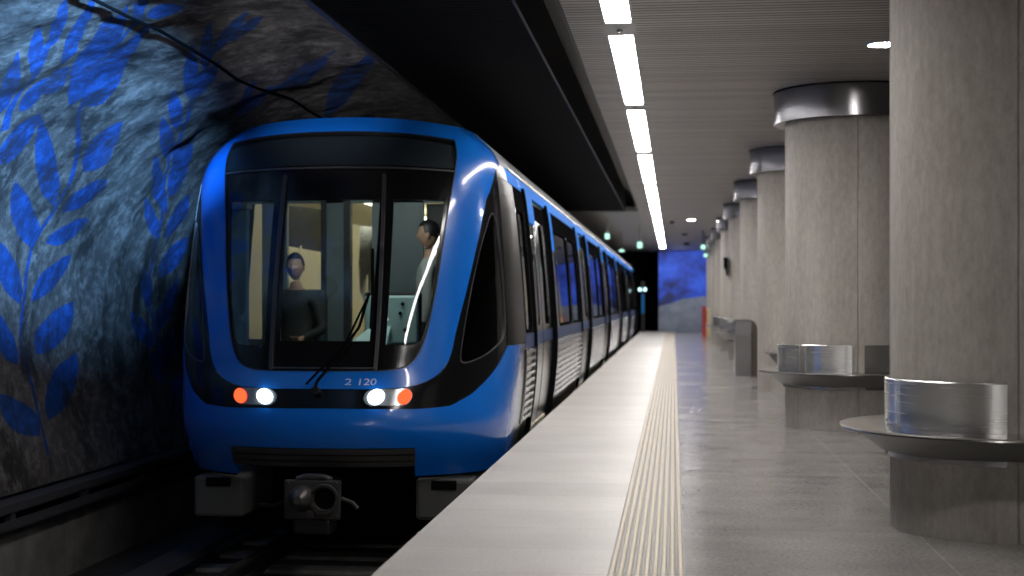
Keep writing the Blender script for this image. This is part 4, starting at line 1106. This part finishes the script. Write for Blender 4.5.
def hand(j, e, r, base, pre, d, side, curl):
    """five finger chains rooted in the palm; d points along the fingers, side towards the thumb"""
    d = Vector(d).normalized(); side = Vector(side).normalized(); dn = d.cross(side)
    b = Vector(base); j[pre + 'palm'] = b + d * .05; r[pre + 'palm'] = (.032, .018); e.append((pre + 'wrist', pre + 'palm'))
    for k, (o, l) in enumerate(((.03, .07), (.01, .08), (-.01, .075), (-.03, .06))):
        p0 = b + d * .09 + side * o; p1 = p0 + d * l * .5 + dn * curl * .02; p2 = p0 + d * l * .8 + dn * curl * .055
        for q, (p, rr) in enumerate(((p0, .010), (p1, .009), (p2, .008))):
            j['%sf%d%d' % (pre, k, q)] = p; r['%sf%d%d' % (pre, k, q)] = rr
        e += [(pre + 'palm', '%sf%d0' % (pre, k)), ('%sf%d0' % (pre, k), '%sf%d1' % (pre, k)), ('%sf%d1' % (pre, k), '%sf%d2' % (pre, k))]
    p0 = b + d * .035 + side * .042; p1 = p0 + d * .03 + side * .02 + dn * curl * .015
    j[pre + 't0'] = p0; j[pre + 't1'] = p1; r[pre + 't0'] = .011; r[pre + 't1'] = .009
    e += [(pre + 'palm', pre + 't0'), (pre + 't0', pre + 't1')]

def seated(x, y, z):
    """sitting, facing the viewer (-y), forearms on the lap"""
    j = {'pelvis': (x, y, z + .10), 'belly': (x, y + .02, z + .27), 'chest': (x, y + .03, z + .46), 'collar': (x, y + .02, z + .60), 'neck': (x, y, z + .67), 'skull': (x, y - .01, z + .74)}
    r = {'pelvis': (.15, .12), 'belly': (.14, .11), 'chest': (.165, .115), 'collar': (.10, .08), 'neck': .055, 'skull': .06}
    e = [('pelvis', 'belly'), ('belly', 'chest'), ('chest', 'collar'), ('collar', 'neck'), ('neck', 'skull')]
    for sg, p in ((1, 'l'), (-1, 'r')):
        j[p + 'sh'] = (x + sg * .175, y + .03, z + .555); j[p + 'el'] = (x + sg * .255, y - .04, z + .30); j[p + 'wrist'] = (x + sg * .13, y - .26, z + .23)
        r[p + 'sh'] = .07; r[p + 'el'] = .05; r[p + 'wrist'] = (.032, .026)
        e += [('collar', p + 'sh'), (p + 'sh', p + 'el'), (p + 'el', p + 'wrist')]
        hand(j, e, r, j[p + 'wrist'], p, (-sg * .35, -1, -.25), (-sg * 1, .35, .1), -sg)
        j[p + 'hip'] = (x + sg * .10, y - .06, z + .09); j[p + 'kn'] = (x + sg * .14, y - .46, z + .11); j[p + 'an'] = (x + sg * .13, y - .46, z - .36); j[p + 'toe'] = (x + sg * .14, y - .64, z - .41)
        r[p + 'hip'] = .095; r[p + 'kn'] = .062; r[p + 'an'] = .045; r[p + 'toe'] = (.045, .035)
        e += [('pelvis', p + 'hip'), (p + 'hip', p + 'kn'), (p + 'kn', p + 'an'), (p + 'an', p + 'toe')]
    return j, r, e
MB().box(-3.6, -3.1, 11.76, 12.06, 0, .15).build('foot_rest', M['console'], TR)
x, y, z = -3.335, 12.36, .60
j, r, e = seated(x, y, z)
def dress(c, z=z, y=y):
    if c.z > z + .655 or (c.y < y - .285 and z + .1 < c.z < z + .4 and c.z > z + .17 and abs(c.x + 3.335) < .2): return 1
    return 2 if (c.z < z + .17) else 0
person('person', 'seated person in a dark jacket behind the middle windscreen pane', None, j, r, e, radians(-90), (x, y - .03, z + .855), [M['jacket'], M['skin'], M['trouser']], None, dress)

x, y, z = -2.14, 12.45, 0.0
j = {'pelvis': (x, y, .98), 'belly': (x, y, 1.14), 'chest': (x, y, 1.33), 'collar': (x, y, 1.47), 'neck': (x, y, 1.55), 'skull': (x - .01, y, 1.62)}
r = {'pelvis': (.14, .12), 'belly': (.125, .11), 'chest': (.15, .115), 'collar': (.10, .08), 'neck': .052, 'skull': .06}
e = [('pelvis', 'belly'), ('belly', 'chest'), ('chest', 'collar'), ('collar', 'neck'), ('neck', 'skull')]
for sg, p in ((1, 'l'), (-1, 'r')):
    j[p + 'sh'] = (x, y + sg * .18, 1.43); j[p + 'el'] = (x + .02, y + sg * .22, 1.13); j[p + 'wrist'] = (x - .04, y + sg * .22, .88)
    r[p + 'sh'] = .065; r[p + 'el'] = .045; r[p + 'wrist'] = (.032, .026)
    e += [('collar', p + 'sh'), (p + 'sh', p + 'el'), (p + 'el', p + 'wrist')]
    hand(j, e, r, j[p + 'wrist'], p, (-.1, 0, -1), (-1, 0, .1), sg * .6)
    j[p + 'hip'] = (x, y + sg * .09, .90); j[p + 'kn'] = (x - .01, y + sg * .10, .50); j[p + 'an'] = (x + .02, y + sg * .10, .09); j[p + 'toe'] = (x - .15, y + sg * .11, .045)
    r[p + 'hip'] = .09; r[p + 'kn'] = .06; r[p + 'an'] = .045; r[p + 'toe'] = (.045, .035)
    e += [('pelvis', p + 'hip'), (p + 'hip', p + 'kn'), (p + 'kn', p + 'an'), (p + 'an', p + 'toe')]
def dress2(c):
    if c.z > 1.53 or c.z < .86 and abs(c.y - 12.45) > .17: return 1
    return 2 if c.z < .97 else 0
person('person', 'standing dark haired person in a pale top behind the right windscreen pane', None, j, r, e, radians(180), (x - .015, y, 1.745), [M['shirt'], M['skin'], M['trouser']], None, dress2)
